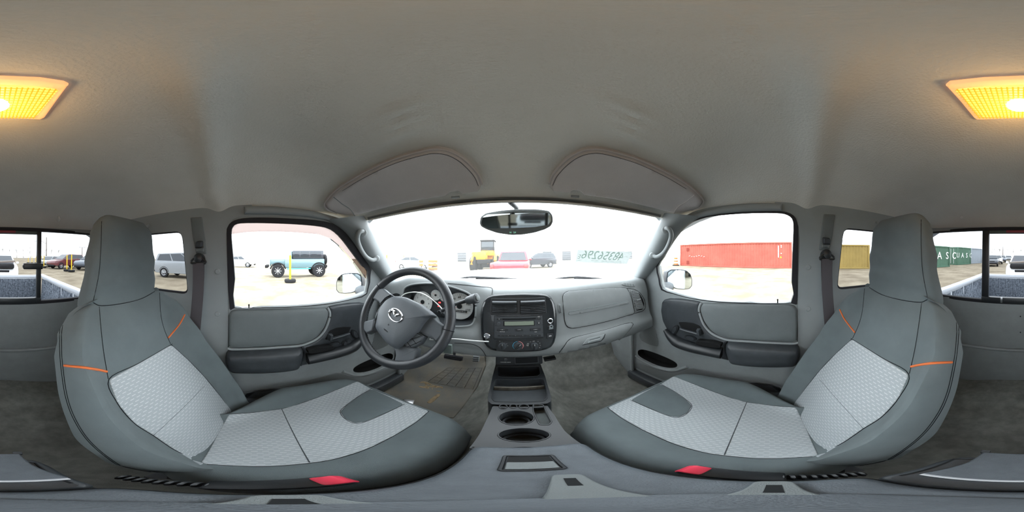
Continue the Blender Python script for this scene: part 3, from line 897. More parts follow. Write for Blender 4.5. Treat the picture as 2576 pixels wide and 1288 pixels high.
# ---- seat belts
def build_belt(sd):
    MIR[0] = sd < 0
    nm = SIDENAME[sd]
    bt = thing('seat_belt', (.66, -.22, -.95), 'black lap and shoulder belt hanging on the %s door pillar' % nm, 'seat belt', 'seat belts on the pillars')
    S_ = side
    # height track in the pillar
    tr = SH(ZH, [(2027, 165), (2150, 172), (2118, 400), (2085, 560), (1975, 555), (1990, 400)])
    panel('height_track', rpoly(tr, f=.1), S_, .004, .003, M['pad'], bt, step=.03)
    kn = SH(ZH, [(2008, 412), (2085, 418), (2090, 490), (2010, 484)])
    panel('adjuster_button', rpoly(kn, f=.25), S_, .022, .006, M['black'], bt, step=.02)
    kn = SH(ZH, [(1998, 484), (2090, 490), (2085, 535), (1995, 530)])
    panel('adjuster_base', rpoly(kn, f=.2), S_, .012, .004, M['pad'], bt, step=.02)
    # D-ring
    c = side_hit(*ZH(2035, 632)); P0 = S_(c.x, c.y)[0] + V((-.032, 0, 0))
    ring = [P0 + V((0, .031 * cos(t), .0115 * sin(t) - .004 * cos(2 * t))) for t in [2 * pi * i / 28 for i in range(28)]]
    MB().tube(ring, .0042, 8, True).build('guide_ring', M['black2'], bt)
    MB().lathe([(.021, -.02), (.021, .006), (.018, .014), (.010, .018), (.001, .019)], P0 + V((.012, -.001, .012)), (-1, 0, .1), 20).build('bolt_cover', M['black2'], bt)
    # webbing
    pts = [P0 + V((-.004, 0, -.006)), P0 + V((.002, -.001, -.06)), P0 + V((.008, -.006, -.16)), P0 + V((.012, -.016, -.28)), P0 + V((.012, -.024, -.36)), P0 + V((.014, -.03, -.44)), P0 + V((.016, -.034, -.55))]
    pc = crom(pts, 6)
    rows = []
    for i, p in enumerate(pc):
        hw = .0235
        tw = V((-.10, 1, 0)).normalized()
        rows.append([p + tw * hw + V((.0007, 0, 0)), p + tw * hw - V((.0007, 0, 0)), p - tw * hw - V((.0007, 0, 0)), p - tw * hw + V((.0007, 0, 0))])
    fixn(MB().loft(rows)).build('webbing', M['belt'], bt)
    rows = []
    for i, p in enumerate(pc):
        q = p + V((.010, -.012 * i / len(pc), 0)); hw = .0235; tw = V((.05, 1, 0)).normalized()
        rows.append([q + tw * hw + V((.0007, 0, 0)), q + tw * hw - V((.0007, 0, 0)), q - tw * hw - V((.0007, 0, 0)), q - tw * hw + V((.0007, 0, 0))])
    fixn(MB().loft(rows)).build('webbing', M['belt'], bt)
    MB().box(P0 + V((.022, -.026, -.345)), (.012, .075, .016), .003).build('slot_cover', M['ink'], bt)
    # round screw caps in the pillar
    for q in ((1858, 740), (1858, 1188)):
        c = side_hit(*ZH(*q)); p, n = S_(c.x, c.y)
        MB().lathe([(.0115, -.003), (.0115, .002), (.0095, .0038), (.001, .004)], p, n, 20).build('screw_cap', M['trim'], None, loc=p,
            label='round grey screw cap %s on the %s door pillar' % ('level with the window' if q[1] < 900 else 'level with the door pad', nm), cat='screw cap', group='pillar screw caps')
    # coat hook
    c = side_hit(*Z5(375, 66)); p, n = S_(c.x, min(c.y, .16)); p = p + n * .004
    MB().tube(crom([p, p + n * .012 + V((0, 0, -.004)), p + n * .016 + V((0, -.008, -.016)), p + n * .012 + V((0, -.016, -.02))], 5), .0055, 8).build('coat_hook', M['trim'], None, loc=p,
        label='small grey coat hook above the %s quarter window' % nm, cat='hook', group='coat hooks')
    MIR[0] = False
for sd in (1, -1): build_belt(sd)

# ---- buckles beside the console
def buckle(tip, tail, label, red_up, m_body):
    tip, tail = V(tip), V(tail)
    d = (tip - tail).normalized(); x, y, z = basis(d)
    b = thing('belt_buckle', tail, label, 'buckle', 'belt buckles')
    R = Matrix((x, y, z)).transposed()
    L = (tip - tail).length
    MB().box(tail + d * (L * .72), (.034, .018, L * .56), .006, R).build('body', m_body, b)
    MB().box(tip - d * .010 + y * .0005, (.028, .0235, .022), .004, R).build('release_button', M['red'], b)
    n = 9
    st = MB()
    for i in range(n):
        c = tail.lerp(tip, .5 * i / n); st.lathe([(.007, 0), (.010, .003), (.007, .006)], c, d, 10)
    st.build('stalk', M['black2'], b)
    return b
buckle((-.104, .058, -.548), (-.098, -.10, -.612), 'black belt buckle with a red button between driver seat and console', 1, M['black2'])
buckle((.124, .075, -.555), (.116, -.08, -.616), 'grey-topped belt buckle with a red button between passenger seat and console', 1, M['black2'])
# ================================================================== lettering
def letters(name, text, fr, a, b, size, m, parent, c=.0006, ang=0, mirror=False, align='CENTER', bold=0, sxx=1):
    cu = bpy.data.curves.new('txt', 'FONT'); cu.body = text; cu.size = size; cu.align_x = align; cu.align_y = 'CENTER'; cu.extrude = .0002; cu.offset = bold
    cu.resolution_u = 3
    ob = bpy.data.objects.new('txt', cu)
    me = bpy.data.meshes.new_from_object(ob)
    vs = []
    for v in me.vertices:
        x, y, z = v.co.x * sxx, v.co.y, v.co.z
        if mirror: x = -x
        x, y = x * cos(ang) - y * sin(ang), x * sin(ang) + y * cos(ang)
        vs.append(fr.p(a + x, b + y, c + z))
    fs = [tuple(p.vertices) for p in me.polygons]
    bpy.data.objects.remove(ob); bpy.data.curves.remove(cu); bpy.data.meshes.remove(me)
    return build(name, vs, fs, m, parent, smooth=False)

# ================================================================== dashboard
def yw(x): return .90 - .16 * ((x - XC) / .676) ** 2
def zw(x): return -.125 - .033 * ((x - XC) / .676) ** 2
def dash_prof(x):
    X = x
    hood = .036 * sm(-.60, -.46, X) * (1 - sm(-.22, -.06, X))
    end = max(0, (abs(X - XC) - .635) / .05)
    pull = .12 * end ** 2.2
    low = 0
    pts = [(yw(x) - .004, zw(x) - .006), (yw(x) - .035, zw(x) + .002 + hood * .1), (.745, -.128 + hood * .6), (.665, -.130 + hood * .95), (.627, -.146 + hood * .9), (.606, -.20), (.600, -.265), (.588, -.325), (.568, -.370), (.580, -.415), (.65, -.432), (.80, -.43)]
    if X < -.08:
        k = sm(-.08, -.16, X)
        pts[5] = (.606 + .000 * k, -.20); pts[7] = (.588 - .012 * k, -.325); pts[8] = (.568 + .004 * k, -.375)
    out = []
    for i, (y, z) in enumerate(pts):
        if i >= 2:
            y = y + pull
            y = min(y, yw(x) - .004)
        out.append(V((y, z)))
    return crom(out, 13)
def rec(x, z):
    e = (abs(x + .322) / .188) ** 3.2 + (abs(z + .208) / .092) ** 3.2
    return 1 - sm(.72, 1.0, e)
def rec2(x, z):
    e = (abs(x - .018) / .122) ** 4 + (abs(z + .258) / .095) ** 4
    return 1 - sm(.30, .9, e)
cols = []
NXD = 330
for i in range(NXD + 1):
    x = XC - .685 + 1.37 * i / NXD
    cols.append([V((x, p.x + (.075 * rec2(x, p.y) if p.x < .74 else 0), p.y)) for p in dash_prof(x)])
dm = fixn(MB().grid(cols))
D_S = surf_bvh(dm.bvh())
CLO = [V(p) for p in crom([V(p) for p in ZA.l([(562, 430), (568, 345), (600, 272), (700, 236), (880, 228), (1050, 254), (1200, 298), (1300, 348), (1352, 420), (1362, 520), (1348, 620), (1310, 675), (1230, 692), (1100, 690), (900, 665), (700, 620), (600, 540)])], 5, True)]
dash = thing('dashboard', (XC, .75, -.43), 'long grey dashboard with black centre stack, gauges and glove box', 'dashboard')
_ci = inset(CLO if area2(CLO) > 0 else CLO[::-1], 1.0)
_fk = []
for f in dm.f:
    c = sum((dm.v[i] for i in f), V((0, 0, 0))) / len(f)
    if -.56 < c.x < -.10 and c.y < .72 and inside(to_px(c), _ci): continue
    _fk.append(f)
build('dash_body', dm.v, _fk, M['dash'], dash)

# passenger airbag cover with its long groove, and the glove box door
ab = ZC.l([(218, 370), (225, 320), (255, 285), (310, 262), (450, 250), (700, 228), (950, 213), (1110, 208), (1200, 215), (1240, 280), (1275, 380), (1300, 480), (1318, 602), (1200, 640), (1000, 700), (700, 775), (450, 822), (360, 832), (300, 815), (265, 775), (245, 700), (232, 550)])
P_ = panel('airbag_cover', rpoly([V(p) for p in ab], f=.2), D_S, .003, 1.2, M['dash'], dash, step=6, seg=2)
line_on(D_S, ab, .0011, .0006, closed=True, sub=3).build('seam', M['seam'], P_)
gr = ZC.l([(300, 600), (312, 578), (360, 568), (700, 510), (1000, 455), (1210, 413), (1236, 424), (1232, 450), (1200, 463), (900, 520), (600, 580), (380, 622), (315, 625)])
panel('groove', rpoly([V(p) for p in gr], f=.2), D_S, .0045, .8, M['dash'], P_, step=4, seg=2)
line_on(D_S, ZC.l([(312, 576), (360, 566), (700, 508), (1000, 453), (1210, 411)]), .0018, .003).build('groove_edge', M['pad'], P_)
gb = ZC.l([(150, 1235), (240, 1110), (290, 1035), (350, 990), (430, 965), (600, 925), (900, 850), (1150, 770), (1260, 750), (1298, 760), (1290, 800), (1210, 900), (1130, 985), (1050, 1035), (800, 1105), (500, 1180), (300, 1222)])
G_ = panel('glove_box_door', rpoly([V(p) for p in gb], f=.2), D_S, .004, 1.2, M['dash'], dash, step=6, seg=2)
line_on(D_S, gb, .0013, .0008, closed=True, sub=3).build('seam', M['seam'], G_)
lt = ZC.l([(512, 1080), (590, 990), (862, 922), (800, 1020)])
panel('latch_plate', rpoly([V(p) for p in lt], f=.06), D_S, .0065, .8, M['trim'], G_, step=4, seg=1.5)
lt2 = ZC.l([(590, 1048), (625, 1000), (792, 952), (770, 1002)])
panel('latch_recess', rpoly([V(p) for p in lt2], f=.06), D_S, .0072, .5, M['pad'], G_, step=3, seg=1.2)
lt3 = ZC.l([(592, 1048), (610, 1022), (778, 982), (770, 1004)])
panel('latch_handle', rpoly([V(p) for p in lt3], f=.1), D_S, .011, .7, M['trim'], G_, step=3, seg=1.2)
line_on(D_S, ZC.l([(512, 1080), (800, 1020), (862, 922)]), .0012, .006, sub=2).build('latch_rim', M['seam'], G_)

# end vent, defroster outlet, sunload slots
def vent(outl, n, name, m_s):
    o = ZC.l(outl)
    v = panel(name, rpoly([V(p) for p in o], f=.2), D_S, .0035, 1.0, M['dark'], dash, step=4, seg=1.5)
    line_on(D_S, o, .0022, .003, closed=True, sub=4).build('vent_rim', m_s, v)
    return v
ev = vent([(1268, 268), (1300, 258), (1360, 268), (1410, 310), (1450, 380), (1472, 450), (1468, 520), (1440, 548), (1380, 562), (1345, 562), (1328, 520), (1310, 440), (1290, 350)], 12, 'end_vent', M['dash'])
for k in range(13):
    t = k / 12
    a = (1276 + 66 * t, 280 + 258 * t); b = (1372 + 102 * t - 60 * t * t * .2, 285 + 235 * t + 6 * sin(pi * t))
    line_on(D_S, ZC.l([a, ((a[0] + b[0]) / 2, (a[1] + b[1]) / 2 - 4), b]), .0031, .0055, sub=4).build('slat', M['dash'], ev)
line_on(D_S, ZC.l([(1340, 400), (1400, 385)]), .0045, .007, sub=3).build('thumb_tab', M['dash'], ev)
se = ZC.l([(1205, 215), (1260, 218), (1340, 240), (1420, 300), (1480, 400), (1497, 490), (1470, 550), (1400, 585), (1322, 602)])
line_on(D_S, se, .0010, .0006).build('seam', M['seam'], dash)
dv = panel('defrost_vent', rpoly([V(p) for p in ZC.l([(1118, 152), (1145, 130), (1210, 122), (1290, 140), (1335, 170), (1330, 192), (1270, 196), (1190, 185), (1140, 172)])], f=.25), D_S, .003, .8, M['dash'], dash, step=4, seg=1.5)
for k in range(4):
    x = 1160 + k * 42
    panel('slot', rpoly([V(p) for p in ZC.l([(x, 138 + k * 4), (x + 24, 140 + k * 4), (x + 30, 182 + k * 2), (x + 6, 176 + k * 2)])], f=.25), D_S, .0036, .4, M['pad'], dv, step=3, seg=1.5)
sl = panel('louvre', rpoly([V(p) for p in ZC.l([(145, 465), (165, 455), (190, 470), (206, 520), (210, 590), (190, 610), (165, 602), (150, 540)])], f=.3), D_S, .003, .6, M['dash'], dash, step=3, seg=1.2)
for k in range(6):
    y = 487 + k * 19
    panel('slot', rpoly([V(p) for p in ZC.l([(156 + k * 2, y), (176 + k * 3, y - 2), (178 + k * 3, y + 9), (158 + k * 2, y + 11)])], f=.2), D_S, .0034, .3, M['ink'], sl, step=2, seg=1.2)
# seams of the driver side top pad
line_on(D_S, ZA.l([(1535, 345), (1540, 300), (1520, 275), (1400, 262), (1200, 240), (1060, 228)]), .0011, .0006).build('seam', M['seam'], dash)
line_on(D_S, ZA.l([(1130, 870), (1300, 880), (1390, 910), (1440, 960), (1470, 1012)]), .0011, .0006).build('seam', M['seam'], dash)

bk_ = py(*ZF(1070, 190), .66)
MB().box(bk_, (.050, .03, .012), .003, Matrix.Rotation(rad(-6), 3, 'Y')).build('under_dash_bracket', M['black2'], dash)
# ---- instrument cluster in its hood
cl_o = ZA.l([(560, 420), (568, 345), (600, 272), (700, 236), (880, 228), (1050, 254), (1200, 298), (1300, 348), (1352, 420), (1362, 520), (1348, 620), (1310, 675), (1230, 692), (1150, 690), (900, 660), (700, 600), (600, 520)])
rim_ = [D_S(p.x, p.y) for p in CLO]
cen_ = sum((p for p, n in rim_), V((0, 0, 0))) / len(rim_)
def bowl(k, dy): return [V((cen_.x + (p.x - cen_.x) * k, p.y + (.655 - p.y) * dy, cen_.z + (p.z - cen_.z) * k)) for p, n in rim_]
bw = MB().grid([bowl(1.015, -.04), bowl(1.0, -.02), bowl(.985, .12), bowl(.955, .5), bowl(.925, .9), bowl(.89, 1.0), bowl(.5, 1.02), bowl(.02, 1.02)], cu=True)
cb = fixn(bw).build('cluster_surround', M['black'], dash)
MB().tube([p + n * .0005 for p, n in rim_], .0042, 8, True).build('cluster_lip', M['dash'], dash)
FC = Frame((-.322, .652, -.208), (1, 0, 0), (0, .10, 1))        # gauge plane, faces -y
CLS = thing('instrument_cluster', FC.o, 'instrument cluster with pale round gauges behind the steering wheel', 'gauges')
fc = FC.hits(ZA.l([(640, 520), (650, 400), (700, 330), (800, 300), (950, 282), (1100, 310), (1240, 350), (1318, 420), (1325, 520), (1290, 560), (1150, 560), (960, 540), (800, 530)]))
MB().prism(FC.ring(rpoly(fc, f=.25), 0), FC.z * .004, .001).build('face_plate', M['black2'], CLS)
def gauge(c, rx, n, nums, a0, a1, needle, r):
    q = FC.hit(*ZA(*c))
    g = MB(); ring = [(q.x + r * cos(t), q.y + r * sin(t)) for t in [2 * pi * i / 40 for i in range(40)]]
    g.prism(FC.ring(ring, .004), FC.z * .003, .0008)
    gg = g.build('gauge_face', M['gauge'], CLS)
    MB().tube([FC.p(q.x + r * 1.02 * cos(t), q.y + r * 1.02 * sin(t), .007) for t in [2 * pi * i / 40 for i in range(40)]], .0012, 6, True).build('gauge_ring', M['silver'], gg)
    tk = MB()
    for i in range(n + 1):
        a = a0 + (a1 - a0) * i / n
        x, y = FC.x * cos(a) + FC.y * sin(a), 0
        p = FC.p(q.x, q.y, .0074) + x * (r * .93)
        nx = FC.x * -sin(a) + FC.y * cos(a)
        tk.add([p - nx * .0004, p + nx * .0004, p + nx * .0004 - x * r * .12, p - nx * .0004 - x * r * .12], [(0, 1, 2, 3)])
    tk.build('scale_marks', M['ink'], gg, smooth=False)
    for i, s in enumerate(nums):
        a = a0 + (a1 - a0) * i / (len(nums) - 1)
        letters('numeral', s, FC, q.x + r * .68 * cos(a), q.y + r * .68 * sin(a), r * .24, M['ink'], gg, .0076)
    p = FC.p(q.x, q.y, .009); x = FC.x * cos(needle) + FC.y * sin(needle); nx = FC.x * -sin(needle) + FC.y * cos(needle)
    MB().add([p - nx * .001, p + nx * .001, p + x * r * .8], [(0, 1, 2)]).build('needle', M['red'], gg, smooth=False)
    MB().lathe([(r * .2, 0), (r * .2, .003), (r * .14, .006), (.0005, .0062)], FC.p(q.x, q.y, .0075), FC.z, 16).build('needle_hub', M['ink'], gg)
    return gg
D_ = radians = math.radians
gauge((795, 425), 0, 28, ['0', '1', '2', '3', '4', '5', '6', '7'], rad(225), rad(-45), rad(225), .050)
sg = gauge((1190, 470), 0, 24, ['0', '20', '40', '60', '80', '100', '120'], rad(205), rad(-22), rad(203), .058)
gauge((935, 352), 0, 8, ['C', 'H'], rad(220), rad(-40), rad(150), .0235)
gauge((1030, 365), 0, 8, ['E', 'F'], rad(220), rad(-40), rad(100), .0235)
q = FC.hit(*ZA(1205, 524))
MB().prism(FC.ring(rrect(q.x - .026, q.y - .0045, q.x + .026, q.y + .0045, .003), .008), FC.z * .002).build('gear_window', M['ink'], sg)
letters('gear_letters', 'P R N O D 2 1', FC, q.x, q.y, .0075, M['white'], sg, .0105)
for c, m_ in (((975, 432), 'redled'), ((968, 470), 'redled')):
    q = FC.hit(*ZA(*c)); MB().prism(FC.ring(rrect(q.x - .005, q.y - .003, q.x + .005, q.y + .003, .001), .004), FC.z * .002).build('warning_lamp', M[m_], CLS)
# round vent at the driver end
panel('round_vent', [V(p) for p in crom([V(p) for p in ZA.l([(455, 350), (500, 332), (540, 345), (530, 362), (480, 365)])], 3, True)], D_S, .003, .6, M['ink'], dash, step=3, seg=1)

# ---- centre stack
FS = Frame((.018, .586, -.258), (1, 0, 0), (0, .27, 1))
stack = thing('centre_stack', FS.p(0, -.13), 'black glossy centre stack bezel with vents, radio and heater knobs', 'control panel')
bz = FS.hits(ZB.l([(140, 350), (180, 245), (250, 178), (350, 145), (600, 130), (900, 122), (1200, 125), (1330, 142), (1420, 190), (1468, 270), (1500, 400), (1520, 560), (1522, 750), (1510, 900), (1478, 1020), (1420, 1105), (1330, 1150), (1200, 1180), (900, 1195), (600, 1195), (420, 1180), (320, 1158), (240, 1100), (170, 1000), (138, 900), (126, 700), (126, 500)]))
MB().prism(FS.ring(rpoly(bz, f=.3), -.034), FS.z * .034, .012).build('bezel', M['gloss'], stack)
def box_px(z, x0, y0, x1, y1):
    a, b = FS.hit(*z(x0, y0)), FS.hit(*z(x1, y1))
    return min(a.x, b.x), min(a.y, b.y), max(a.x, b.x), max(a.y, b.y)
def plate(name, r, c0, c1, rad_, m, par, bev=.001):
    return MB().prism(FS.ring(rrect(r[0], r[1], r[2], r[3], rad_), c0), FS.z * (c1 - c0), bev).build(name, m, par)
# twin vents
vr = box_px(ZB, 325, 215, 1318, 495)
vs_ = plate('vent_housing', vr, -.002, .006, .006, M['black2'], stack)
for (x0, x1) in ((340, 800), (838, 1305)):
    r = box_px(ZB, x0, 245, x1, 478)
    vp = plate('vent', r, .0, .0068, .004, M['dark'], stack)
    h = r[3] - r[1]
    MB().tube([FS.p(r[0] + .003, r[3] - .010, .010), FS.p(r[2] - .003, r[3] - .010, .010)], .0085, 10, flat=.7).build('vent_brow', M['black'], vp)
    for k in range(6):
        y = r[1] + h * (.09 + .115 * k)
        MB().tube([FS.p(r[0] + .003, y, .009), FS.p(r[2] - .003, y, .009)], .0026, 6, flat=.8).build('slat', M['black'], vp)
    MB().box(FS.p((r[0] + r[2]) / 2, r[1] + h * .33, .014), (.016, .006, .006), .002, FS.R()).build('thumb_tab', M['black2'], vp)
# radio
rr_ = box_px(ZB, 378, 530, 1270, 935)
plate('radio_frame', rr_, -.003, .0030, .003, M['black2'], stack)
rd = thing('car_radio', FS.p(0, (rr_[1] + rr_[3]) / 2), 'black car radio with grey green display and rows of buttons', 'radio')
r0 = box_px(ZB, 388, 538, 1258, 905)
plate('face', r0, .0028, .0075, .002, M['black'], rd)
plate('cd_slot', box_px(ZB, 530, 575, 1125, 592), .0072, .0082, .0008, M['ink'], rd)
plate('display', box_px(ZB, 568, 632, 1092, 692), .0072, .0084, .0008, M['lcd'], rd)
plate('display_frame', box_px(ZB, 545, 622, 1110, 702), .0065, .0078, .0015, M['dark'], rd)
q = FS.hit(*ZB(468, 668)); MB().lathe([(.0064, 0), (.0064, .008), (.0055, .010), (.0005, .0102)], FS.p(q.x, q.y, .0075), FS.z, 24).build('volume_knob', M['black'], rd)
q = FS.hit(*ZB(1177, 655)); MB().lathe([(.0056, 0), (.0056, .002), (.0048, .003), (.0005, .0031)], FS.p(q.x, q.y, .0075), FS.z, 20).build('mute_button', M['black2'], rd)
letters('mute_text', 'AM\nFM', FS, q.x, q.y, .0034, M['white'], rd, .0112)
def btn(x0, y0, x1, y1, txt=None, ts=.0032, under=None):
    r = box_px(ZB, x0, y0, x1, y1); b = plate('button', r, .0072, .0092, (r[3] - r[1]) * .4, M['black2'], rd)
    if txt: letters('button_text', txt, FS, (r[0] + r[2]) / 2, (r[1] + r[3]) / 2, ts, M['white'], b, .0096)
    if under: letters('button_text', under, FS, (r[0] + r[2]) / 2, r[1] - .0042, ts, M['white'], b, .0078)
btn(430, 570, 520, 602, 'CLK'); btn(1135, 562, 1218, 592, '^')
q = FS.hit(*ZB(1177, 545)); letters('cd_mark', 'CD', FS, q.x, q.y, .005, M['white'], rd, .0078)
btn(430, 755, 632, 795, '<  SEEK  >', under='SEEK/TRACK'); btn(760, 755, 895, 795, 'AM  FM'); btn(1020, 748, 1218, 790, '<  TUNE  >', under='TUNE')
for k, t in enumerate(['1', '2', '3', '4', '5', '6']):
    x0 = 440 + k * 130; btn(x0 + 3, 862, x0 + 127, 898, t)
for c in ((412, 705), (1238, 692), (415, 833), (1240, 822)):
    q = FS.hit(*ZB(*c)); MB().lathe([(.0014, 0), (.0014, .0006)], FS.p(q.x, q.y, .0075), FS.z, 8).build('removal_hole', M['ink'], rd)
# heater panel
hr = box_px(ZB, 425, 980, 1238, 1140)
hp = thing('heater_controls', FS.p(0, hr[1]), 'heater panel with three round knobs and a blue to red ring', 'controls')
plate('panel', hr, -.002, .0025, .003, M['black2'], hp)
for c, rr in (((532, 1068), .0135), ((810, 1070), .0145), ((1098, 1070), .0135)):
    q = FS.hit(*ZB(*c))
    kb = MB().lathe([(rr * 1.03, 0), (rr * 1.03, .004), (rr * .92, .010), (rr * .88, .011), (.0005, .0112)], FS.p(q.x, q.y, .0025), FS.z, 28).build('knob', M['black'], hp)
    an = 0 if c[0] != 810 else rad(-42)
    ax = FS.x * -sin(an) + FS.y * cos(an)
    Rk = Matrix((ax.cross(FS.z), ax, FS.z)).transposed()
    MB().box(FS.p(q.x, q.y, .016), (.0065, rr * 1.85, .012), .0025, Rk).build('grip', M['black2'], kb)
    MB().box(FS.p(q.x, q.y, .0222) + ax * rr * .6, (.0012, rr * .5, .0006), .0002, Rk).build('pointer', M['white'], kb)
q = FS.hit(*ZB(810, 1068))
for a0, a1, m_ in ((rad(225), rad(95), 'blue'), (rad(85), rad(-45), 'pink')):
    MB().tube([FS.p(q.x + .0178 * cos(t), q.y + .0178 * sin(t), .0028) for t in [a0 + (a1 - a0) * i / 20 for i in range(21)]], .0016, 6, flat=.4).build('temperature_ring', M[m_], hp)
q = FS.hit(*ZB(532, 1068))
for c, t in (((482, 993), '*'), ((527, 994), '.'), ((573, 1006), '.'), ((608, 1034), '•'), ((626, 1070), '•')):
    p = FS.hit(*ZB(*c)); letters('mark', t, FS, p.x, p.y, .007, M['white'], hp, .0030)
for c, t in (((1028, 998), '~/'), ((1090, 988), 'OFF'), ((1165, 988), '~j'), ((1198, 1020), '~j'), ((1205, 1060), '~j'), ((1195, 1102), 'W'), ((988, 1030), 'A/C'), ((982, 1066), 'MAX\nA/C')):
    p = FS.hit(*ZB(*c)); letters('mark', t, FS, p.x, p.y, .0042, M['white'], hp, .0030)
# power sockets and switches in the bezel
def socket(c, r, m_in):
    q = FS.hit(*ZB(*c))
    s = MB().lathe([(r * 1.25, 0), (r * 1.22, .005), (r * 1.0, .0065), (r * .86, .0055), (r * .8, .0005), (.0005, .0003)], FS.p(q.x, q.y, 0), FS.z, 28).build('socket_ring', M['chrome'], stack)
    MB().lathe([(r * .78, .0008), (r * .74, .0026), (.0005, .0026)], FS.p(q.x, q.y, 0), FS.z, 20).build('socket_core', m_in, s)
socket((1385, 622), .0088, M['dark']); socket((252, 890), .0092, M['steel'])
q = FS.hit(*ZB(1398, 725))
ig = MB().lathe([(.0092, 0), (.0092, .007), (.0075, .010), (.0005, .0102)], FS.p(q.x, q.y, 0), FS.z, 24).build('socket_cap', M['chrome'], stack)
MB().lathe([(.0032, .0085), (.0032, .0108), (.0005, .0109)], FS.p(q.x, q.y + .001, 0), FS.z, 14).build('cap_dot', M['ink'], ig)
MB().tube([FS.p(q.x - .008, q.y - .008, .003), FS.p(q.x, q.y - .011, .0035), FS.p(q.x + .008, q.y - .008, .003)], .0035, 8).build('cap_hinge', M['chrome'], ig)
fr_ = box_px(ZB, 1322, 850, 1445, 928)
fb = plate('fog_switch', fr_, 0, .0055, .003, M['black2'], stack)
letters('fog_mark', '#D', FS, (fr_[0] + fr_[2]) / 2, (fr_[1] + fr_[3]) / 2, .0075, M['white'], fb, .006)

# lower cubby between stack and console tray
FL = Frame((.018, .600, -.418), (1, 0, 0), (0, .25, 1))
cub = thing('lower_cubby', FL.o, 'black open cubby with airbag switch under the heater panel', 'cubby')
def fl_box(x0, y0, x1, y1):
    a, b = FL.hit(*ZF(x0, y0)), FL.hit(*ZF(x1, y1)); return min(a.x, b.x), min(a.y, b.y), max(a.x, b.x), max(a.y, b.y)
r = fl_box(410, 140, 1030, 250)
MB().prism(FL.ring(rrect(r[0] + .012, r[1], r[2] - .012, r[3], .006), -.04), FL.z * .04, .003).build('housing', M['black2'], cub)
r = fl_box(668, 178, 938, 240)
MB().prism(FL.ring(rrect(r[0], r[1], r[2], r[3], .003), -.001), FL.z * .0016, 0).build('opening', M['ink'], cub)
MB().tube(FL.ring(rrect(r[0], r[1], r[2], r[3], .003), .001), .0016, 6, True).build('opening_rim', M['black'], cub)
q = FL.hit(*ZF(560, 205)); MB().lathe([(.007, 0), (.007, .003), (.005, .005), (.0005, .0052)], FL.p(q.x, q.y), FL.z, 18).build('key_switch', M['black'], cub)
letters('switch_text', 'OFF', FL, q.x, q.y + .006, .0045, M['white'], cub, .0056)
letters('switch_text', 'PASSENGER AIRBAG', FL, q.x, q.y - .013, .0042, M['white'], cub, .0008)

# ================================================================== steering wheel
CW = V((-.348, .416, -.2025)); TL = rad(29.5)
FW = Frame(CW, (1, 0, 0), (0, sin(TL), cos(TL)))
wh = thing('steering_wheel', CW - FW.z * .05, 'black leather four-spoke steering wheel with a winged emblem', 'steering wheel')
rim = [FW.p(.1735 * cos(t), .1735 * sin(t)) for t in [2 * pi * i / 72 for i in range(72)]]
ri = MB().tube(rim, .0162, 14, True, flat=.92, up=FW.z).build('rim', M['leather'], wh)
for a in (rad(148), rad(-5)):
    MB().tube([FW.p(.1735 * cos(a), .1735 * sin(a)) + (FW.x * cos(a) + FW.y * sin(a)) * .0168 * cos(t) + FW.z * .0158 * sin(t) for t in [2 * pi * i / 16 for i in range(16)]], .0011, 5, True).build('rim_seam', M['seam'], ri)
stt = MB()
for i in range(90):
    if 30 < i < 64 or i < 4 or i > 78:
        pass
    a0 = 2 * pi * i / 90
    c = FW.p(.160 * cos(a0), .160 * sin(a0), .005); c2 = FW.p(.1575 * cos(a0 + .035), .1575 * sin(a0 + .035), -.004)
    stt.tube([c, c2], .0012, 4)
stt.build('lacing', M['seam'], ri, kind='stuff')
FH = Frame(CW + FW.z * .022, (1, 0, 0), FW.y)
hub = FH.hits(ZA.l([(400, 395), (475, 360), (600, 372), (760, 445), (860, 525), (905, 572), (842, 592), (784, 655), (722, 752), (640, 830), (560, 890), (490, 938), (400, 880), (322, 782), (272, 702), (290, 620), (302, 540), (342, 460)]))
hubr = rpoly(hub, f=.3)
hb = MB()
ctr = sum(hubr, V((0, 0))) / len(hubr)
rows = []
for sc_, c in ((1.0, -.030), (1.0, -.006), (.985, .0), (.94, .006), (.82, .011), (.6, .014), (.3, .0155), (.05, .016)):
    rows.append([FH.p(ctr.x + (p.x - ctr.x) * sc_, ctr.y + (p.y - ctr.y) * sc_, c) for p in hubr])
hub_m = fixn(MB().loft(rows)); hubo = hub_m.build('airbag_pad', M['wheelp'], wh)
HB_S = surf_bvh(hub_m.bvh())
for nm_, o in (('spoke', [(318, 292), (372, 285), (430, 335), (475, 362), (400, 398), (342, 465), (322, 432), (262, 402), (258, 392)]), ('spoke', [(168, 640), (282, 612), (292, 640), (272, 705), (262, 742), (192, 775), (150, 720)]),
               ('spoke', [(842, 592), (895, 585), (1020, 690), (1015, 790), (935, 870), (880, 800), (800, 790), (722, 752), (784, 655)]), ('spoke', [(486, 938), (560, 892), (640, 905), (745, 930), (722, 1062), (620, 1085), (480, 1068), (500, 1000)])):
    q = FW.hits(ZA.l(o)); MB().prism(FW.ring(rpoly(q, f=.18), -.016), FW.z * .024, .006).build(nm_, M['wheelp'], wh)
q = FW.hits(ZA.l([(585, 870), (725, 745), (828, 800), (775, 880), (690, 920), (640, 918)]))
bp_ = MB().prism(FW.ring(rpoly(q, f=.15), -.012), FW.z * .026, .004).build('cruise_pad', M['wheelp'], wh)
for (a, b) in (((632, 845), (690, 918)), ((682, 800), (745, 885)), ((725, 755), (808, 800)), ((608, 862), (790, 800)), ((650, 915), (800, 850))):
    line_ = [FW.p(*FW.hit(*ZA(*a)), .0145), FW.p(*FW.hit(*ZA(*b)), .0145)]
    MB().tube(line_, .0009, 5).build('button_gap', M['ink'], bp_)
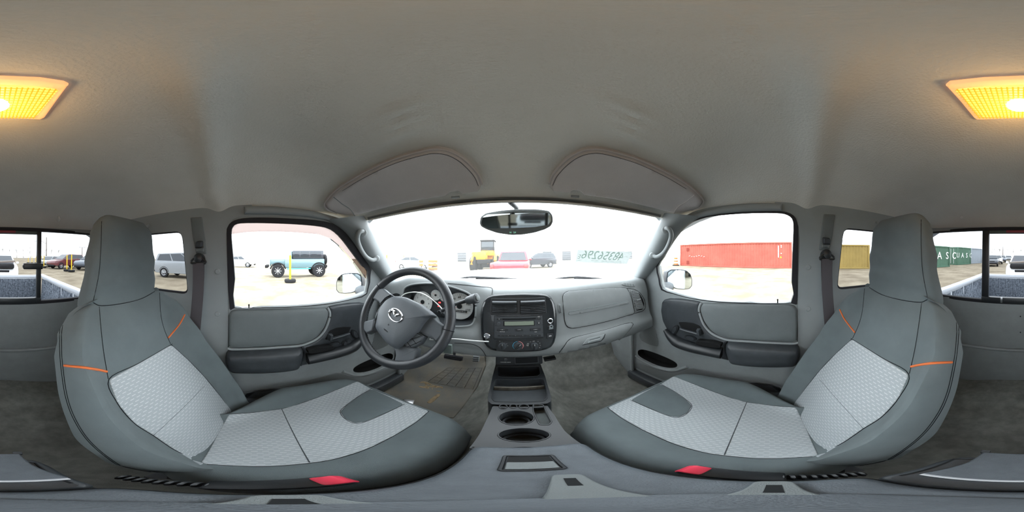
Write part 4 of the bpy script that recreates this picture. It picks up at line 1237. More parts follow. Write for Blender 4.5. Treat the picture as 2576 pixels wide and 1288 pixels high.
for (a, b) in (((335, 460), (356, 478)), ((302, 530), (324, 545)), ((276, 600), (296, 612))):
    MB().tube([FW.p(*FW.hit(*ZA(*a)), .009), FW.p(*FW.hit(*ZA(*b)), .009)], .0009, 5).build('button_gap', M['ink'], wh)
q = FW.hits(ZA.l([(345, 465), (300, 545), (280, 610), (296, 625), (320, 560), (372, 490)]))
MB().prism(FW.ring(rpoly(q, f=.2), -.012), FW.z * .020, .004).build('side_buttons', M['wheelp'], wh)
# winged oval emblem
em = [HB_S(*ZA(497 + 70 * cos(t) + 8 * sin(t), 570 + 72 * sin(t) + 10 * cos(t))) for t in [2 * pi * i / 36 for i in range(36)]]
el_ = MB().tube([p + n * .0015 for p, n in em], .0024, 8, True, flat=.7).build('emblem_ring', M['chrome'], hubo)
for l in ([(436, 540), (462, 512), (482, 528), (490, 560), (493, 585)], [(493, 585), (505, 568), (535, 562), (560, 566), (572, 580)]):
    w_ = [HB_S(*ZA(*p)) for p in l]; pc = crom([p + n * .0018 for p, n in w_], 5)
    MB().tube(pc, [.0014 + .0032 * sin(pi * i / (len(pc) - 1)) + .0008 for i in range(len(pc))], 6, flat=.6).build('emblem_wing', M['chrome'], el_)
FT = Frame(HB_S(*ZA(390, 735))[0], (cos(-.62), 0, 0), FW.y)
nT = HB_S(*ZA(390, 735))[1]
xT = (HB_S(*ZA(415, 760))[0] - HB_S(*ZA(362, 715))[0]).normalized()
FT = Frame(HB_S(*ZA(390, 735))[0], xT, nT.cross(xT))
letters('airbag_text', 'AIRBAG', FT, 0, 0, .0062, M['ink'], hubo, .0012)
FT2 = Frame(HB_S(*ZA(422, 672))[0], xT, nT.cross(xT)); letters('airbag_mark', 'ic', FT2, 0, 0, .010, M['ink'], hubo, .0012)

# column, shroud, stalk
colm = thing('steering_column', CW - FW.z * .16, 'grey steering column shroud behind the wheel', 'column')
fixn(MB().lathe([(.030, -.015), (.050, -.035), (.058, -.06), (.060, -.16), (.058, -.20)], CW, FW.z, 24)).build('shroud', M['pad'], colm)
MB().box(py(1127, 877, .50), (.030, .012, .042), .003).build('column_tag', M['label'], colm)
sh = thing('gear_lever', py(*ZA(1000, 515), .53), 'black column gear lever with ribbed knob beside the wheel', 'lever')
k0, k1, k2, k3 = py(*ZA(960, 540), .53), py(*ZA(1150, 446), .500), py(*ZA(1262, 412), .485), py(*ZA(1378, 386), .470)
MB().tube([k0, k1, k2], [.0075, .0065, .0075], 10).build('stem', M['black2'], sh)
d_ = (k3 - k2)
kb = MB().tube([k2, k2 + d_ * .06, k2 + d_ * .2, k2 + d_ * .75, k2 + d_ * .95, k3], [.008, .0115, .0128, .0155, .0155, .0125], 18).build('knob', M['black'], sh)
MB().lathe([(.009, 0), (.009, .003), (.0075, .004), (.0004, .0041)], k3, d_, 18).build('overdrive_button', M['pad'], kb)
# wiper stalk lower
MB().tube([py(*ZA(1010, 560), .53), py(*ZA(985, 540), .52), py(*ZA(965, 545), .51)], [.010, .009, .008], 8).build('ignition_barrel', M['black2'], colm)
# white cable
cp = [py(*ZA(556, 368), .56), py(*ZA(600, 338), .55), py(*ZA(680, 322), .54), py(*ZA(770, 332), .535), py(*ZA(860, 380), .53), py(*ZA(950, 455), .548), py(*ZA(1010, 525), .552), py(*ZA(1060, 620), .552), py(*ZA(1040, 750), .55), py(*ZA(860, 830), .545), py(*ZA(1110, 826), .545), py(*ZA(1300, 843), .548), py(*ZA(1500, 856), .55)]
MB().tube(crom(cp, 8), .0022, 6).build('white_cable', M['white'], None, loc=cp[0], label='thin white cable looped round the steering column towards the stack', cat='cable')

# ================================================================== pedals, mat
def pedal(u0, v0, u1, v1, y, label, m_):
    a, b = py(u0, v0, y), py(u1, v1, y)
    c = (a + b) / 2
    p = thing('pedal', c, label, 'pedal', 'foot pedals')
    MB().box(c, (abs(a.x - b.x), .02, abs(a.z - b.z)), .005, Matrix.Rotation(rad(-35), 3, 'X')).build('pad', m_, p)
    for k in (-.3, 0, .3):
        MB().box(c + V((0, -.011, 0)) + Matrix.Rotation(rad(-35), 3, 'X') @ V((0, -.001, k * abs(a.z - b.z))), (abs(a.x - b.x) * .9, .004, .004), .001, Matrix.Rotation(rad(-35), 3, 'X')).build('tread', M['rubber'], p)
    MB().tube([c + V((0, .01, 0)), c + V((-.02, .10, .12)), c + V((-.02, .14, .22))], .008, 8).build('arm', M['black2'], p)
pedal(1118, 890, 1164, 907, .80, 'wide worn brake pedal under the steering column', M['rubber'])
pedal(1190, 894, 1206, 909, .82, 'small pale accelerator pedal beside the tunnel', M['trim'])
mo = Z1.l([(215, 882), (350, 785), (490, 690), (560, 640), (930, 655), (935, 720), (880, 860), (790, 985), (725, 1062), (640, 1060), (400, 1000)])
mt = panel('floor_mat', rpoly([V(p) for p in mo], f=.1), F_S, .006, 1.5, M['mat'], None, step=12, seg=4, loc=(-.35, .6, -.94), label='ribbed rubber floor mat with dried mud under the pedals', cat='mat')
rb = MB()
for k in range(7):
    t = k / 6
    a = (690 - 130 * t, 735 + 90 * t); b = (915 - 60 * t, 735 + 140 * t)
    rb.add(*(lambda m: (m.v, m.f))(line_on(F_S, Z1.l([a, ((a[0] + b[0]) / 2, (a[1] + b[1]) / 2), b]), .0022, .007, n=4, sub=4)))
for k in range(6):
    t = k / 5
    a = (690 + 225 * t, 735); b = (560 + 295 * t, 825 + 50 * t)
    rb.add(*(lambda m: (m.v, m.f))(line_on(F_S, Z1.l([a, ((a[0] + b[0]) / 2, (a[1] + b[1]) / 2), b]), .0022, .007, n=4, sub=4)))
for k in range(8):
    t = k / 7
    a = (530 + 30 * t - 300 * t, 900 + 20 * t); b = (880 - 25 * k, 880 + 22 * k)
rb.build('mat_ribs', M['mat'], mt, kind='stuff')
for l in ([(495, 835), (540, 822), (600, 845), (655, 858), (660, 885), (620, 895), (560, 875), (500, 865)], [(550, 960), (590, 925), (625, 905), (640, 915), (610, 945), (575, 970)]):
    panel('mud_patch', crom([V(p) for p in Z1.l(l)], 4, True), F_S, .0072, 1.5, M['mudp'], mt, step=5, seg=2, skirt=.001)
MB().box(pz(*Z1(430, 958), -.935), (.05, .05, .004), .001, Matrix.Rotation(rad(25), 3, 'Z')).build('rail_foot_plate', M['steel'], None, loc=pz(*Z1(430, 958), -.945), label='small steel rail plate on the mat ahead of the driver seat', cat='bracket')
# ================================================================== console
def flat(z, k=0): return lambda x, y: (V((x, y, z + k * (y - .3))), V((0, 0, 1)))
def hz(z, Z, pts, k=0):
    out = []
    for p in pts:
        d = ray(*Z(*p)); t = (z - k * .3) / (d.z - k * d.y); q = d * t; out.append(V((q.x, q.y)))
    return out
def deck(root, z, outer, holes, m, bottom=-.80, edge=.006, k=0):
    sf = flat(z, k)
    panel('body', outer, sf, 0, edge, m, root, step=.02, seg=.006, holes=[h for h, _, _ in holes], skirt=.002, steps=(0, .5, 1))
    o = resample([V((p[0], p[1])) for p in outer], .01)
    MB().grid([[sf(p.x, p.y)[0] + V((0, 0, -.001)) for p in o], [V((p.x, p.y, bottom)) for p in o]], cu=True).build('side_wall', m, root)
    for h, dep, mm in holes:
        hh = resample([V((p[0], p[1])) for p in h], .005)
        b = MB(); b.grid([[sf(p.x, p.y)[0] for p in hh], [sf(p.x, p.y)[0] + V((0, 0, -dep)) for p in hh]], cu=True)
        b.cap([sf(p.x, p.y)[0] + V((0, 0, -dep)) for p in hh])
        bo = fixn(b).build('bin', mm, root)
        MB().tube([sf(p.x, p.y)[0] + V((0, 0, .0005)) for p in hh], .0018, 6, True).build('bin_lip', m, bo)
cons = thing('centre_console', (.015, .2, -.78), 'black plastic floor console with tray, cup holders and lid', 'console')
trayt = thing('tray', (.016, .52, -.60), 'black two-bin storage tray in front of the cup holders', 'tray')
to = rpoly(hz(-.522, ZF, [(452, 238), (958, 238), (1020, 400), (1090, 640), (1082, 690), (1040, 712), (400, 720), (362, 690), (352, 640), (408, 400)]), f=.2)
deck(trayt, -.522, to, [(rpoly(hz(-.522, ZF, [(462, 285), (952, 280), (960, 370), (930, 398), (490, 405), (455, 372)]), f=.2), .055, M['black2']),
                        (rpoly(hz(-.522, ZF, [(440, 432), (1000, 425), (1040, 560), (1042, 650), (1010, 684), (430, 690), (400, 650), (410, 500)]), f=.2), .040, M['black'])], M['black2'])
q = hz(-.545, ZF, [(425, 524), (1012, 518)])
MB().box(((q[0].x + q[1].x) / 2, q[0].y, -.552), (abs(q[1].x - q[0].x), .007, .02), .002).build('divider', M['dustlip'], trayt)
co = hz(-.522, ZF, [(412, 742), (1045, 738), (1130, 855), (1245, 1030), (1455, 1192), (750, 1215), (135, 1232), (250, 1080), (330, 920)])
def ell(z, cx, cy, rx, ry, n=28): return hz(z, ZF, [(cx + rx * cos(t), cy + ry * sin(t)) for t in [2 * pi * i / n for i in range(n)]])
deck(cons, -.522, rpoly(co, f=.08), [
    (ell(-.522, 685, 880, 205, 84), .055, M['black']), (ell(-.522, 775, 1078, 300, 80), .055, M['black']),
    (ell(-.522, 533, 752, 46, 26, 16), .012, M['black']), (ell(-.522, 650, 748, 42, 22, 16), .012, M['black']), (ell(-.522, 773, 752, 56, 27, 16), .012, M['black']),
    (rpoly(hz(-.522, ZF, [(880, 722), (995, 726), (1095, 925), (1062, 962), (955, 962), (880, 800)]), f=.3), .03, M['pad'])], M['black2'])
for (cx_, cy_, rx, ry) in ((685, 895, 150, 55), (775, 1095, 230, 56)):
    e = ell(-.56, cx_, cy_ + 30, rx, ry); c = sum(e, V((0, 0))) / len(e)
    MB().tube([V((p.x, p.y, -.56)) for p in e], .0045, 6, True).build('cup_ring', M['black2'], cons)
# storage lid
lid = thing('console_lid', (.015, .02, -.52), 'dark grey console lid with a recessed latch', 'lid')
lo = rpoly([V((-.060, .212)), V((.090, .212)), V((.090, -.045)), V((.082, -.062)), V((-.052, -.062)), V((-.060, -.045))], .018, 5)
lsf = lambda x, y: (V((x, y, -.498 - .004 * ((x - .015) / .075) ** 4)), V((0, 0, 1)))
panel('lid_panel', lo, lambda x, y: (lsf(x, y)[0] + V((0, 0, -.014)), V((0, 0, 1))), .014, .012, M['lid'] if 'lid' in M else M['pad'], lid, step=.02, seg=.008, skirt=.02)
la = hz(-.498, Z7, [(345, 648), (680, 643), (782, 740), (305, 755)])
MB().tube([lsf(p.x, p.y)[0] + V((0, 0, .001)) for p in resample(rpoly(la, f=.08), .004)], .0026, 6, True).build('latch_rim', M['black2'], lid)
lc = sum(la, V((0, 0))) / 4
l2 = [lc + (p - lc) * .86 for p in la]
MB().prism([V((p.x, p.y, -.500)) for p in rpoly(l2, f=.08)], (0, 0, .0035)).build('latch_recess', M['dark'], lid)
l3 = [V((l2[0].x, l2[0].y)).lerp(l2[3], .45), V((l2[1].x, l2[1].y)).lerp(l2[2], .45), l2[2], l2[3]]
MB().prism([V((p.x, p.y, -.4985)) for p in rpoly(l3, f=.08)], (0, 0, .005), .001).build('latch_flap', M['pad'], lid)
MB().tube([V((p.x, p.y, -.522)) for p in resample(rpoly([V((p.x * 1.0, p.y)) for p in lo], .01), .01)], .003, 6, True).build('lid_gap', M['ink'], lid)
cb2 = MB().box((.015, .02, -.665), (.136, .36, .23), .012); cb2.build('box', M['black2'], cons)
rd_ = rpoly([V((-.055, -.066)), V((.085, -.066)), V((.080, -.150)), V((.062, -.176)), V((-.040, -.176)), V((-.052, -.150))], .016, 4)
MB().prism([V((p.x, p.y, -.60)) for p in rd_], (0, 0, .075), .008).build('rear_deck', M['black'], cons)
MB().tube([V((-.046, -.085, -.5245)), V((-.040, -.160, -.5245)), V((-.012, -.170, -.5245))], .0016, 5).build('deck_groove', M['ink'], cons)
MB().tube([V((.076, -.085, -.5245)), V((.068, -.160, -.5245)), V((.040, -.170, -.5245))], .0016, 5).build('deck_groove', M['ink'], cons)
# rear end of the console with a hinged flap
rear = thing('rear_cup_flap', (.010, -.17, -.56), 'dusty dark hinged flap on the rear end of the console', 'flap')
ro = rpoly([V((-.052, -.100)), V((.068, -.100)), V((.050, -.150)), V((.044, -.192)), V((-.028, -.192)), V((-.036, -.150))], f=.1)
MB().prism([V((p.x, p.y, -.524)) for p in ro], (0, 0, .010), .003).build('flap', M['lid'], rear)
MB().tube([V((-.050, -.098, -.518)), V((.066, -.098, -.518))], .004, 8).build('flap_edge', M['steel'], rear)
for s_ in (-.034, .034):
    MB().box((.008 + s_, -.195, -.522), (.012, .010, .012), .002).build('hinge', M['black'], rear)
# ================================================================== visors, mirror, lamp, handles, sticker
VIS = [(1495, 300), (1520, 235), (1565, 180), (1630, 122), (1700, 85), (1770, 70), (1850, 76), (2050, 130), (2250, 220), (2400, 308), (2478, 378), (2500, 412), (2482, 448), (2420, 474), (2310, 490), (2250, 475), (2100, 440), (1900, 397), (1712, 372), (1690, 346), (1642, 341), (1614, 362), (1512, 347)]
for sd in (1, -1):
    MIR[0] = sd < 0
    nm = SIDENAME[sd]
    vt = thing('sun_visor', pz(*Z8(2000, 280), .235), 'grey padded sun visor folded up above the %s seat' % nm, 'sun visor', 'sun visors')
    o = [V(p) for p in Z8.l(VIS)]
    vb = panel('visor_pad', rpoly(o, f=.25), C_S, .020, 5, M['visor'], vt, step=9, seg=3, skirt=.006)
    line_on(C_S, Z8.l([(1495, 300), (1520, 235), (1565, 180), (1630, 122), (1700, 85), (1770, 70), (1850, 76), (2050, 130), (2250, 220), (2400, 308), (2478, 378), (2500, 412), (2482, 448), (2420, 474)]), .0032, .013).build('edge_piping', M['visor'], vt)
    line_on(C_S, Z8.l([(1515, 300), (1540, 243), (1585, 188), (1645, 135), (1710, 100), (1775, 87), (1850, 92), (2045, 146), (2240, 235), (2385, 320)]), .0006, .0202).build('seam', M['seam'], vt)
    MB().tube([C_S(*Z8(1640, 352))[0] + V((0, .0, -.022)), C_S(*Z8(1690, 356))[0] + V((0, .0, -.022))], .004, 8).build('pivot_clip', M['trim'], vt)
    line_on(C_S, Z8.l([(2440, 360), (2390, 400), (2330, 440), (2300, 488)]), .0016, .020).build('corner_fold', M['pad'] if sd < 0 else M['visor'], vt)
    # grab handle on the windshield pillar
    gh = thing('grab_handle', PIL[0](*ZH(200, 620))[0], 'grey curved grab handle on the %s windshield pillar' % nm, 'handle', 'pillar grab handles')
    hp_ = [((322, 320), .002), ((352, 322), .022), ((378, 365), .034), ((375, 430), .036), ((340, 520), .036), ((285, 595), .034), ((225, 628), .022), ((185, 615), .002)]
    pts = []
    for q, k in hp_:
        p, n = PIL[0](*ZH(*q)); pts.append(p * (1 - k * 1.2))
    MB().tube(crom(pts, 5), .0098, 10).build('grip', M['pillar'], gh)
    for q in ((318, 335), (180, 612)):
        p, n = PIL[0](*ZH(*q)); MB().lathe([(.017, -.004), (.016, .006), (.012, .010), (.0005, .011)], p, -p, 16).build('mount', M['pillar'], gh)
    # outside mirror
    om = thing('side_mirror', px(*ZH(470, 990), .93), 'outside mirror beyond the %s door window' % nm, 'mirror', 'outside mirrors')
    FMr = Frame(px(*ZH(470, 870), .92), V((.85, -.52, 0)), (0, 0, 1))
    ho = FMr.hits(ZH.l([(330, 850), (338, 790), (380, 765), (470, 762), (545, 775), (590, 815), (606, 870), (605, 940), (580, 972), (520, 982), (430, 972), (350, 930), (330, 905)]))
    if FMr.z.dot(FMr.o) > 0: zz = FMr.z
    else: zz = -FMr.z
    hr_ = rpoly(ho, f=.25); cc = sum(hr_, V((0, 0))) / len(hr_)
    rows = [[FMr.p(cc.x + (p.x - cc.x) * s_, cc.y + (p.y - cc.y) * s_) + zz * d_ for p in hr_] for s_, d_ in ((.94, .004), (1.0, 0), (1.04, .012), (1.03, .05), (.9, .09), (.6, .115), (.1, .12))]
    fixn(MB().loft(rows)).build('housing', M['paint'] if False else M['black'], om)
    fixn(MB().prism([FMr.p(cc.x + (p.x - cc.x) * .94, cc.y + (p.y - cc.y) * .94) + zz * .002 for p in hr_], -zz * .004)).build('mirror_glass', M['mirror'], om)
    b0 = px(*ZH(330, 970), .80); b1 = px(*ZH(400, 950), .90) + zz * .05
    MB().tube([b0 + V((-.06, .02, -.02)), b0, b1], [.05, .04, .035], 10).build('arm', M['black'], om)
MIR[0] = False

# rear-view mirror
FR = Frame(py(*Z8(1285, 562), .52), V((1, -.06, 0)), (0, -.155, 1))
rv = thing('rear_view_mirror', FR.p(0, .04), 'oval rear-view mirror hanging from the windshield', 'mirror')
ro = rpoly(FR.hits(Z8.l([(1045, 570), (1052, 530), (1085, 505), (1180, 488), (1300, 479), (1430, 479), (1500, 490), (1522, 520), (1525, 560), (1510, 590), (1470, 612), (1400, 633), (1320, 646), (1250, 648), (1160, 635), (1090, 611), (1055, 592)])), f=.3)
cc = sum(ro, V((0, 0))) / len(ro)
rows = [[FR.p(cc.x + (p.x - cc.x) * s_, cc.y + (p.y - cc.y) * s_, c) for p in ro] for s_, c in ((.55, -.045), (.85, -.036), (.97, -.018), (1.0, -.006), (.99, 0), (.955, .0015))]
fixn(MB().loft(rows)).build('housing', M['pad'], rv)
rg = rpoly(FR.hits(Z8.l([(1060, 570), (1068, 532), (1100, 514), (1300, 492), (1480, 494), (1508, 520), (1510, 556), (1490, 582), (1400, 596), (1250, 604), (1110, 604), (1072, 590)])), f=.25)
MB().prism(FR.ring(rg, .001), FR.z * .0015).build('mirror_glass', M['mirrord'], rv)
a = FR.hit(*Z8(1262, 631)); letters('compass_text', 'N   54', FR, a.x, a.y, .008, mat('pale green display', (150, 215, 190), .5, emit=((150, 230, 200), .25)), rv, .0022)
MB().tube([FR.p(.0, .02, -.03), py(*Z8(1285, 470), .535), py(*Z8(1245, 432), .50)], [.011, .008, .009], 10).build('stem', M['black'], rv)

# dome lamp
lamp = thing('dome_lamp', C_S(0, 240)[0], 'lit amber dome lamp on the headliner', 'lamp')
lo_ = [V(p) for p in [(-196, 211), (-186, 203), (-100, 194), (0, 190), (100, 194), (160, 203), (172, 209), (140, 252), (112, 292), (100, 297), (0, 292), (-100, 297), (-118, 297), (-126, 292), (-160, 250)]]
lc = sum(lo_, V((0, 0))) / len(lo_)
AMB = mat('amber lit lamp frame', (240, 205, 165), .4, .4, emit=((255, 165, 95), .32))
LEN = mat('glowing ribbed lamp lens', (255, 215, 120), .3, .5, emit=((255, 196, 70), .75))
HOT = mat('glowing bulb', (255, 250, 230), .3, .5, emit=((255, 240, 200), 5))
panel('lamp_frame', lo_, C_S, .010, 6, AMB, lamp, step=14, seg=6, skirt=.004)
li_ = [V((lc.x + (p.x - lc.x) * .86, lc.y + (p.y - lc.y) * .76 + 3)) for p in lo_]
panel('lens', li_, C_S, .013, 5, LEN, lamp, step=12, seg=6, skirt=.002)
pr = MB()
for k in range(23):
    t = -1 + 2 * (k + .5) / 23
    l = [(lc.x + t * (158 - 58 * s_), lc.y + 3 - 36 + 76 * s_ + 5 * (t * t) * (1 - s_)) for s_ in (0, .33, .66, 1)]
    pr.add(*(lambda m: (m.v, m.f))(line_on(C_S, l, .0010, .0132, n=4, sub=2)))
for k in range(13):
    s_ = (k + .5) / 13
    l = [(lc.x + t * (158 - 58 * s_), lc.y + 3 - 36 + 76 * s_ + 5 * (t * t) * (1 - s_)) for t in (-1, -.5, 0, .5, 1)]
    pr.add(*(lambda m: (m.v, m.f))(line_on(C_S, l, .0008, .0132, n=4, sub=3)))
pr.build('lens_prisms', mat('amber lens ribs', (230, 165, 70), .3, .5, emit=((255, 150, 30), .3)), lamp, kind='stuff')
hb_ = C_S(-10, 255)[0] + V((0, 0, -.012))
MB().lathe([(.002, 0), (.012, -.001), (.017, -.003), (.012, -.0048), (.0005, -.0055)], hb_ + V((0, 0, .001)), (0, 0, 1), 20).build('bulb', HOT, lamp)
ld = bpy.data.lights.new('dome_glow', 'POINT'); ld.energy = .16; ld.color = (1, .62, .25); ld.shadow_soft_size = .02
lo2 = bpy.data.objects.new('dome_glow', ld); COL.objects.link(lo2); lo2.location = C_S(-10, 255)[0] + V((0, 0, -.07 + H)); 
lo2.parent = lamp; lo2.location = lo2.location - V(lamp.location)

# hook and button at the back of the headliner
p = C_S(147, 545)[0]
MB().tube(crom([p, p + V((0, .012, -.008)), p + V((0, .018, -.022)), p + V((0, .006, -.026))], 4), .006, 8).build('coat_hook', M['gauge'], None, loc=p, label='pale hook at the rear edge of the headliner behind the driver', cat='hook')
p = C_S(2420, 547)[0]
MB().lathe([(.009, 0), (.009, .004), (.006, .007), (.0005, .0075)], p, (0, .8, -.5), 16).build('trim_button', M['gauge'], None, loc=p, label='pale round button at the rear edge of the headliner behind the passenger', cat='button')

# auction sticker on the windshield, read from outside
P4 = [W_S(*ZL(*q))[0] * .975 for q in ((590, 553), (1692, 600), (1588, 836), (545, 800))]
c0 = sum(P4, V((0, 0, 0))) / 4
xs = ((P4[1] + P4[2]) / 2 - (P4[0] + P4[3]) / 2).normalized(); ys = ((P4[0] + P4[1]) / 2 - (P4[2] + P4[3]) / 2).normalized()
FK = Frame(c0, xs, ys)
def trl(name, rgb, f):
    m = bpy.data.materials.new(name); m.use_nodes = True; n = m.node_tree.nodes; L = m.node_tree.links; n.remove(n['Principled BSDF'])
    t = n.new('ShaderNodeBsdfTranslucent'); t.inputs[0].default_value = lin(rgb) + (1,)
    d = n.new('ShaderNodeBsdfDiffuse'); d.inputs[0].default_value = lin(rgb) + (1,)
    mx = n.new('ShaderNodeMixShader'); mx.inputs[0].default_value = f
    L.new(t.outputs[0], mx.inputs[1]); L.new(d.outputs[0], mx.inputs[2]); L.new(mx.outputs[0], n['Material Output'].inputs['Surface']); return m
PAPER = trl('backlit sticker paper', (176, 179, 178), .15); INK = trl('green sticker ink', (220, 231, 225), .2)
stk = thing('windshield_sticker', c0, 'pale auction sticker with mirrored green number on the windshield', 'sticker')
q4 = [FK.hit(*ZL(*q)) for q in ((590, 553), (1692, 600), (1588, 836), (545, 800))]
fixn(MB().prism(FK.ring(rpoly(q4, f=.03), -.0006), FK.z * .0004)).build('paper', PAPER, stk, smooth=False)
slant = .04
def stick(t, X, Y, size, sxx=1, bold=.0006):
    a = FK.hit(*ZL(X, Y)); o = letters('number', t, FK, 0, 0, size, INK, stk, .0008, 0, True, 'CENTER', bold, sxx)
    for v in o.data.vertices:
        w_ = V(v.co) + V(LOC[stk.name]) - c0
        x, y, z = w_.dot(FK.x), w_.dot(FK.y), w_.dot(FK.z)
        x += slant * y
        x, y = x * cos(-.035) - y * sin(-.035), x * sin(-.035) + y * cos(-.035)
        v.co = FK.p(a.x + x, a.y + y, z) - V(LOC[stk.name])
h_ = abs(FK.hit(*ZL(1100, 560)).y - FK.hit(*ZL(1100, 755)).y)
wd_ = (FK.hit(*ZL(1520, 660)) - FK.hit(*ZL(690, 650))).length
stick('48356296', 1108, 676, h_ * 1.22, .60, 0)
stick('E', 622, 690, h_ * .60, .6, 0)
for (X0, X1, Y) in ((860, 925, 765), (945, 1018, 766), (1060, 1185, 768), (1205, 1470, 778), (930, 1010, 787), (1060, 1200, 791), (1220, 1270, 797), (1320, 1470, 803), (570, 660, 758), (1395, 1480, 600), (1540, 1600, 690)):
    a, b = FK.hit(*ZL(X0, Y)), FK.hit(*ZL(X1, Y + 2))
    MB().prism([FK.p(a.x, a.y + .0008, .0006), FK.p(b.x, b.y + .0008, .0006), FK.p(b.x, b.y - .0008, .0006), FK.p(a.x, a.y - .0008, .0006)], FK.z * .0003).build('fine_print_line', INK, stk, smooth=False)

# camera stand on the console lid: slotted grey feet round a low disc
sd_ = thing('camera_stand', (.008, .0, -.498), 'low grey camera stand with three slotted feet on the console lid', 'stand')
MB().lathe([(.042, 0), (.042, .003), (.036, .006), (.0005, .0065)], (.008, .0, -.4975), (0, 0, 1), 40).build('hub', M['lid'], sd_)
for az, L_ in ((12, .112), (-82, .066), (92, .080)):
    d_ = V((sin(rad(az)), cos(rad(az)), 0)); s_ = V((d_.y, -d_.x, 0)); b_ = V((.008, 0, -.4975))
    o = [b_ + d_ * .03 + s_ * .016, b_ + d_ * (L_ - .03) + s_ * .013, b_ + d_ * L_ + s_ * .011, b_ + d_ * L_ - s_ * .011, b_ + d_ * (L_ - .03) - s_ * .013, b_ + d_ * .03 - s_ * .016]
    ft = MB().prism(rpoly(o, f=.3), (0, 0, .005), .0015).build('foot', M['pad'], sd_)
    o = [b_ + d_ * (L_ - .036) + s_ * .004, b_ + d_ * (L_ - .012) + s_ * .004, b_ + d_ * (L_ - .012) - s_ * .004, b_ + d_ * (L_ - .036) - s_ * .004]
    MB().prism([p + V((0, 0, .0046)) for p in o], (0, 0, .0008)).build('slot', M['ink'], ft)

# grit on the carpet between the seats and the console
gm = MB()
for k in range(900):
    s_ = random.choice((-1, 1))
    x = .012 + s_ * random.uniform(.080, .100); y = random.uniform(.05, .36)
    z = fz(x, y) + .001; r = random.uniform(.0012, .0035)
    a = random.uniform(0, 6.28)
    vs = [V((x + r * cos(a + t), y + r * sin(a + t), z)) for t in (0, 2.1, 4.2)] + [V((x, y, z + r * 1.2))]
    gm.add(vs, [(0, 1, 3), (1, 2, 3), (2, 0, 3)])
gm.build('grit', M['dirt'], None, smooth=False, kind='stuff', loc=(.012, .2, -.78), label='loose tan grit on the carpet beside the console', cat='grit')
# ================================================================== outside
M['gravel'] = mat('pale tan gravel yard', (116, 106, 90), .95, .1, bump=(6, .6), var=(.9, 0, (148, 138, 120)))
gp = MB().grid([[V((-160 + 320 * i / 40, -160 + 320 * j / 40, -H)) for j in range(41)] for i in range(41)], flip=True)
gp.build('ground', M['gravel'], None, smooth=False, kind='structure', label='pale tan gravel yard around the truck', cat='ground')
def gz(u, v): return pz(u, v, -H)

# ---- own truck outside the glass: hood, cowl, wipers, bed
hd_ = MB().grid([[V((XC + s_ * (.74 - .03 * t), 1.06 + 1.12 * t - .14 * s_ * s_ * (1 if t > .5 else t * 2), -.145 - .012 * t - .035 * s_ ** 2 - (.06 * max(0, t - .9) / .1))) for s_ in [-1 + 2 * i / 24 for i in range(25)]] for t in [j / 16 for j in range(17)]])
hd_.build('truck_hood', M['paint'], None, loc=(XC, 1.6, -.2), label='white hood of the truck beyond the windshield', cat='hood')
cw_ = MB().grid([[wind(s_, -.03) + V((0, .01 + .13 * t, -.012)) for s_ in [-1 + 2 * i / 24 for i in range(25)]] for t in (0, .5, 1)])
cw_.build('cowl', M['black2'], None, loc=(XC, .95, -.15), label='black cowl strip at the foot of the windshield', cat='cowl')
for nm, l, ar in (('driver', ZK.l([(1260, 655), (1350, 635), (1480, 628), (1750, 640), (1900, 648), (2050, 662), (2150, 680)]), (2160, 690)), ('passenger', ZL.l([(20, 1175), (260, 1125), (520, 1105), (700, 1108), (950, 1130), (1200, 1160), (1420, 1190)]), None)):
    pts = [W_S(*p)[0] * 1.012 for p in l]
    w_ = thing('wiper', pts[3], 'black wiper arm and blade at rest before the %s' % nm, 'wiper', 'windshield wipers')
    MB().tube(crom(pts, 4), .006, 6).build('blade', M['rubber'], w_)
    MB().tube([p * 1.004 + V((0, .006, -.012)) for p in crom(pts[2:], 4)], .007, 6).build('arm', M['black2'], w_)

bed = thing('truck_bed', (XC, -2.0, -.80), 'dusty ribbed pickup bed liner with pale rails seen through the rear window', 'truck bed')
MB().box((XC, -1.98, -.80), (1.44, 1.78, .03), .005).build('bed_floor', M['mud'], bed)
tg = MB()
n_ = 46
prof = []
for i in range(n_ * 4 + 1):
    x = XC - .70 + 1.40 * i / (n_ * 4); prof.append((x, -2.86 + (.012 if (i // 2) % 2 else 0)))
tg.grid([[V((x, y, -.80)) for x, y in prof], [V((x, y, -.40)) for x, y in prof]])
tg.build('tailgate_liner', M['mud'], bed, smooth=False)
MB().box((XC, -2.885, -.36), (1.46, .05, .055), .01).build('tailgate_cap', M['railt'], bed)
MB().box((XC, -2.89, -.60), (1.42, .03, .42), .01).build('tailgate', M['paint'], bed)
for s_ in (-1, 1):
    x = XC + s_ * .72
    wl = MB(); pr_ = []
    for i in range(61):
        y = -1.08 - 1.78 * i / 60; pr_.append((x + s_ * (.02 if (i % 12) in (4, 5) else 0), y))
    wl.grid([[V((a, b, -.80)) for a, b in pr_], [V((a + s_ * .02, b, -.40)) for a, b in pr_]]); wl.build('side_liner', M['mud'], bed, smooth=False)
    MB().box((x + s_ * .02, -1.98, -.345), (.075, 1.82, .05), .015).build('bed_rail', M['railt'], bed)
    MB().box((x + s_ * .05, -1.98, -.65), (.03, 1.80, .55), .01).build('outer_side', M['paint'], bed)
    # wheel house
    wp = [V((x - s_ * .20, -1.98 + .36 * cos(t), -.80 + .22 * max(0, sin(t)))) for t in [pi * i / 12 for i in range(13)]]
    fixn(MB().loft([[p + V((s_ * .20, 0, 0)) for p in wp], wp])).build('wheel_house', M['mud'], bed)
MB().box((XC, -1.07, -.60), (1.42, .03, .45), .01).build('front_panel', M['mud'], bed)
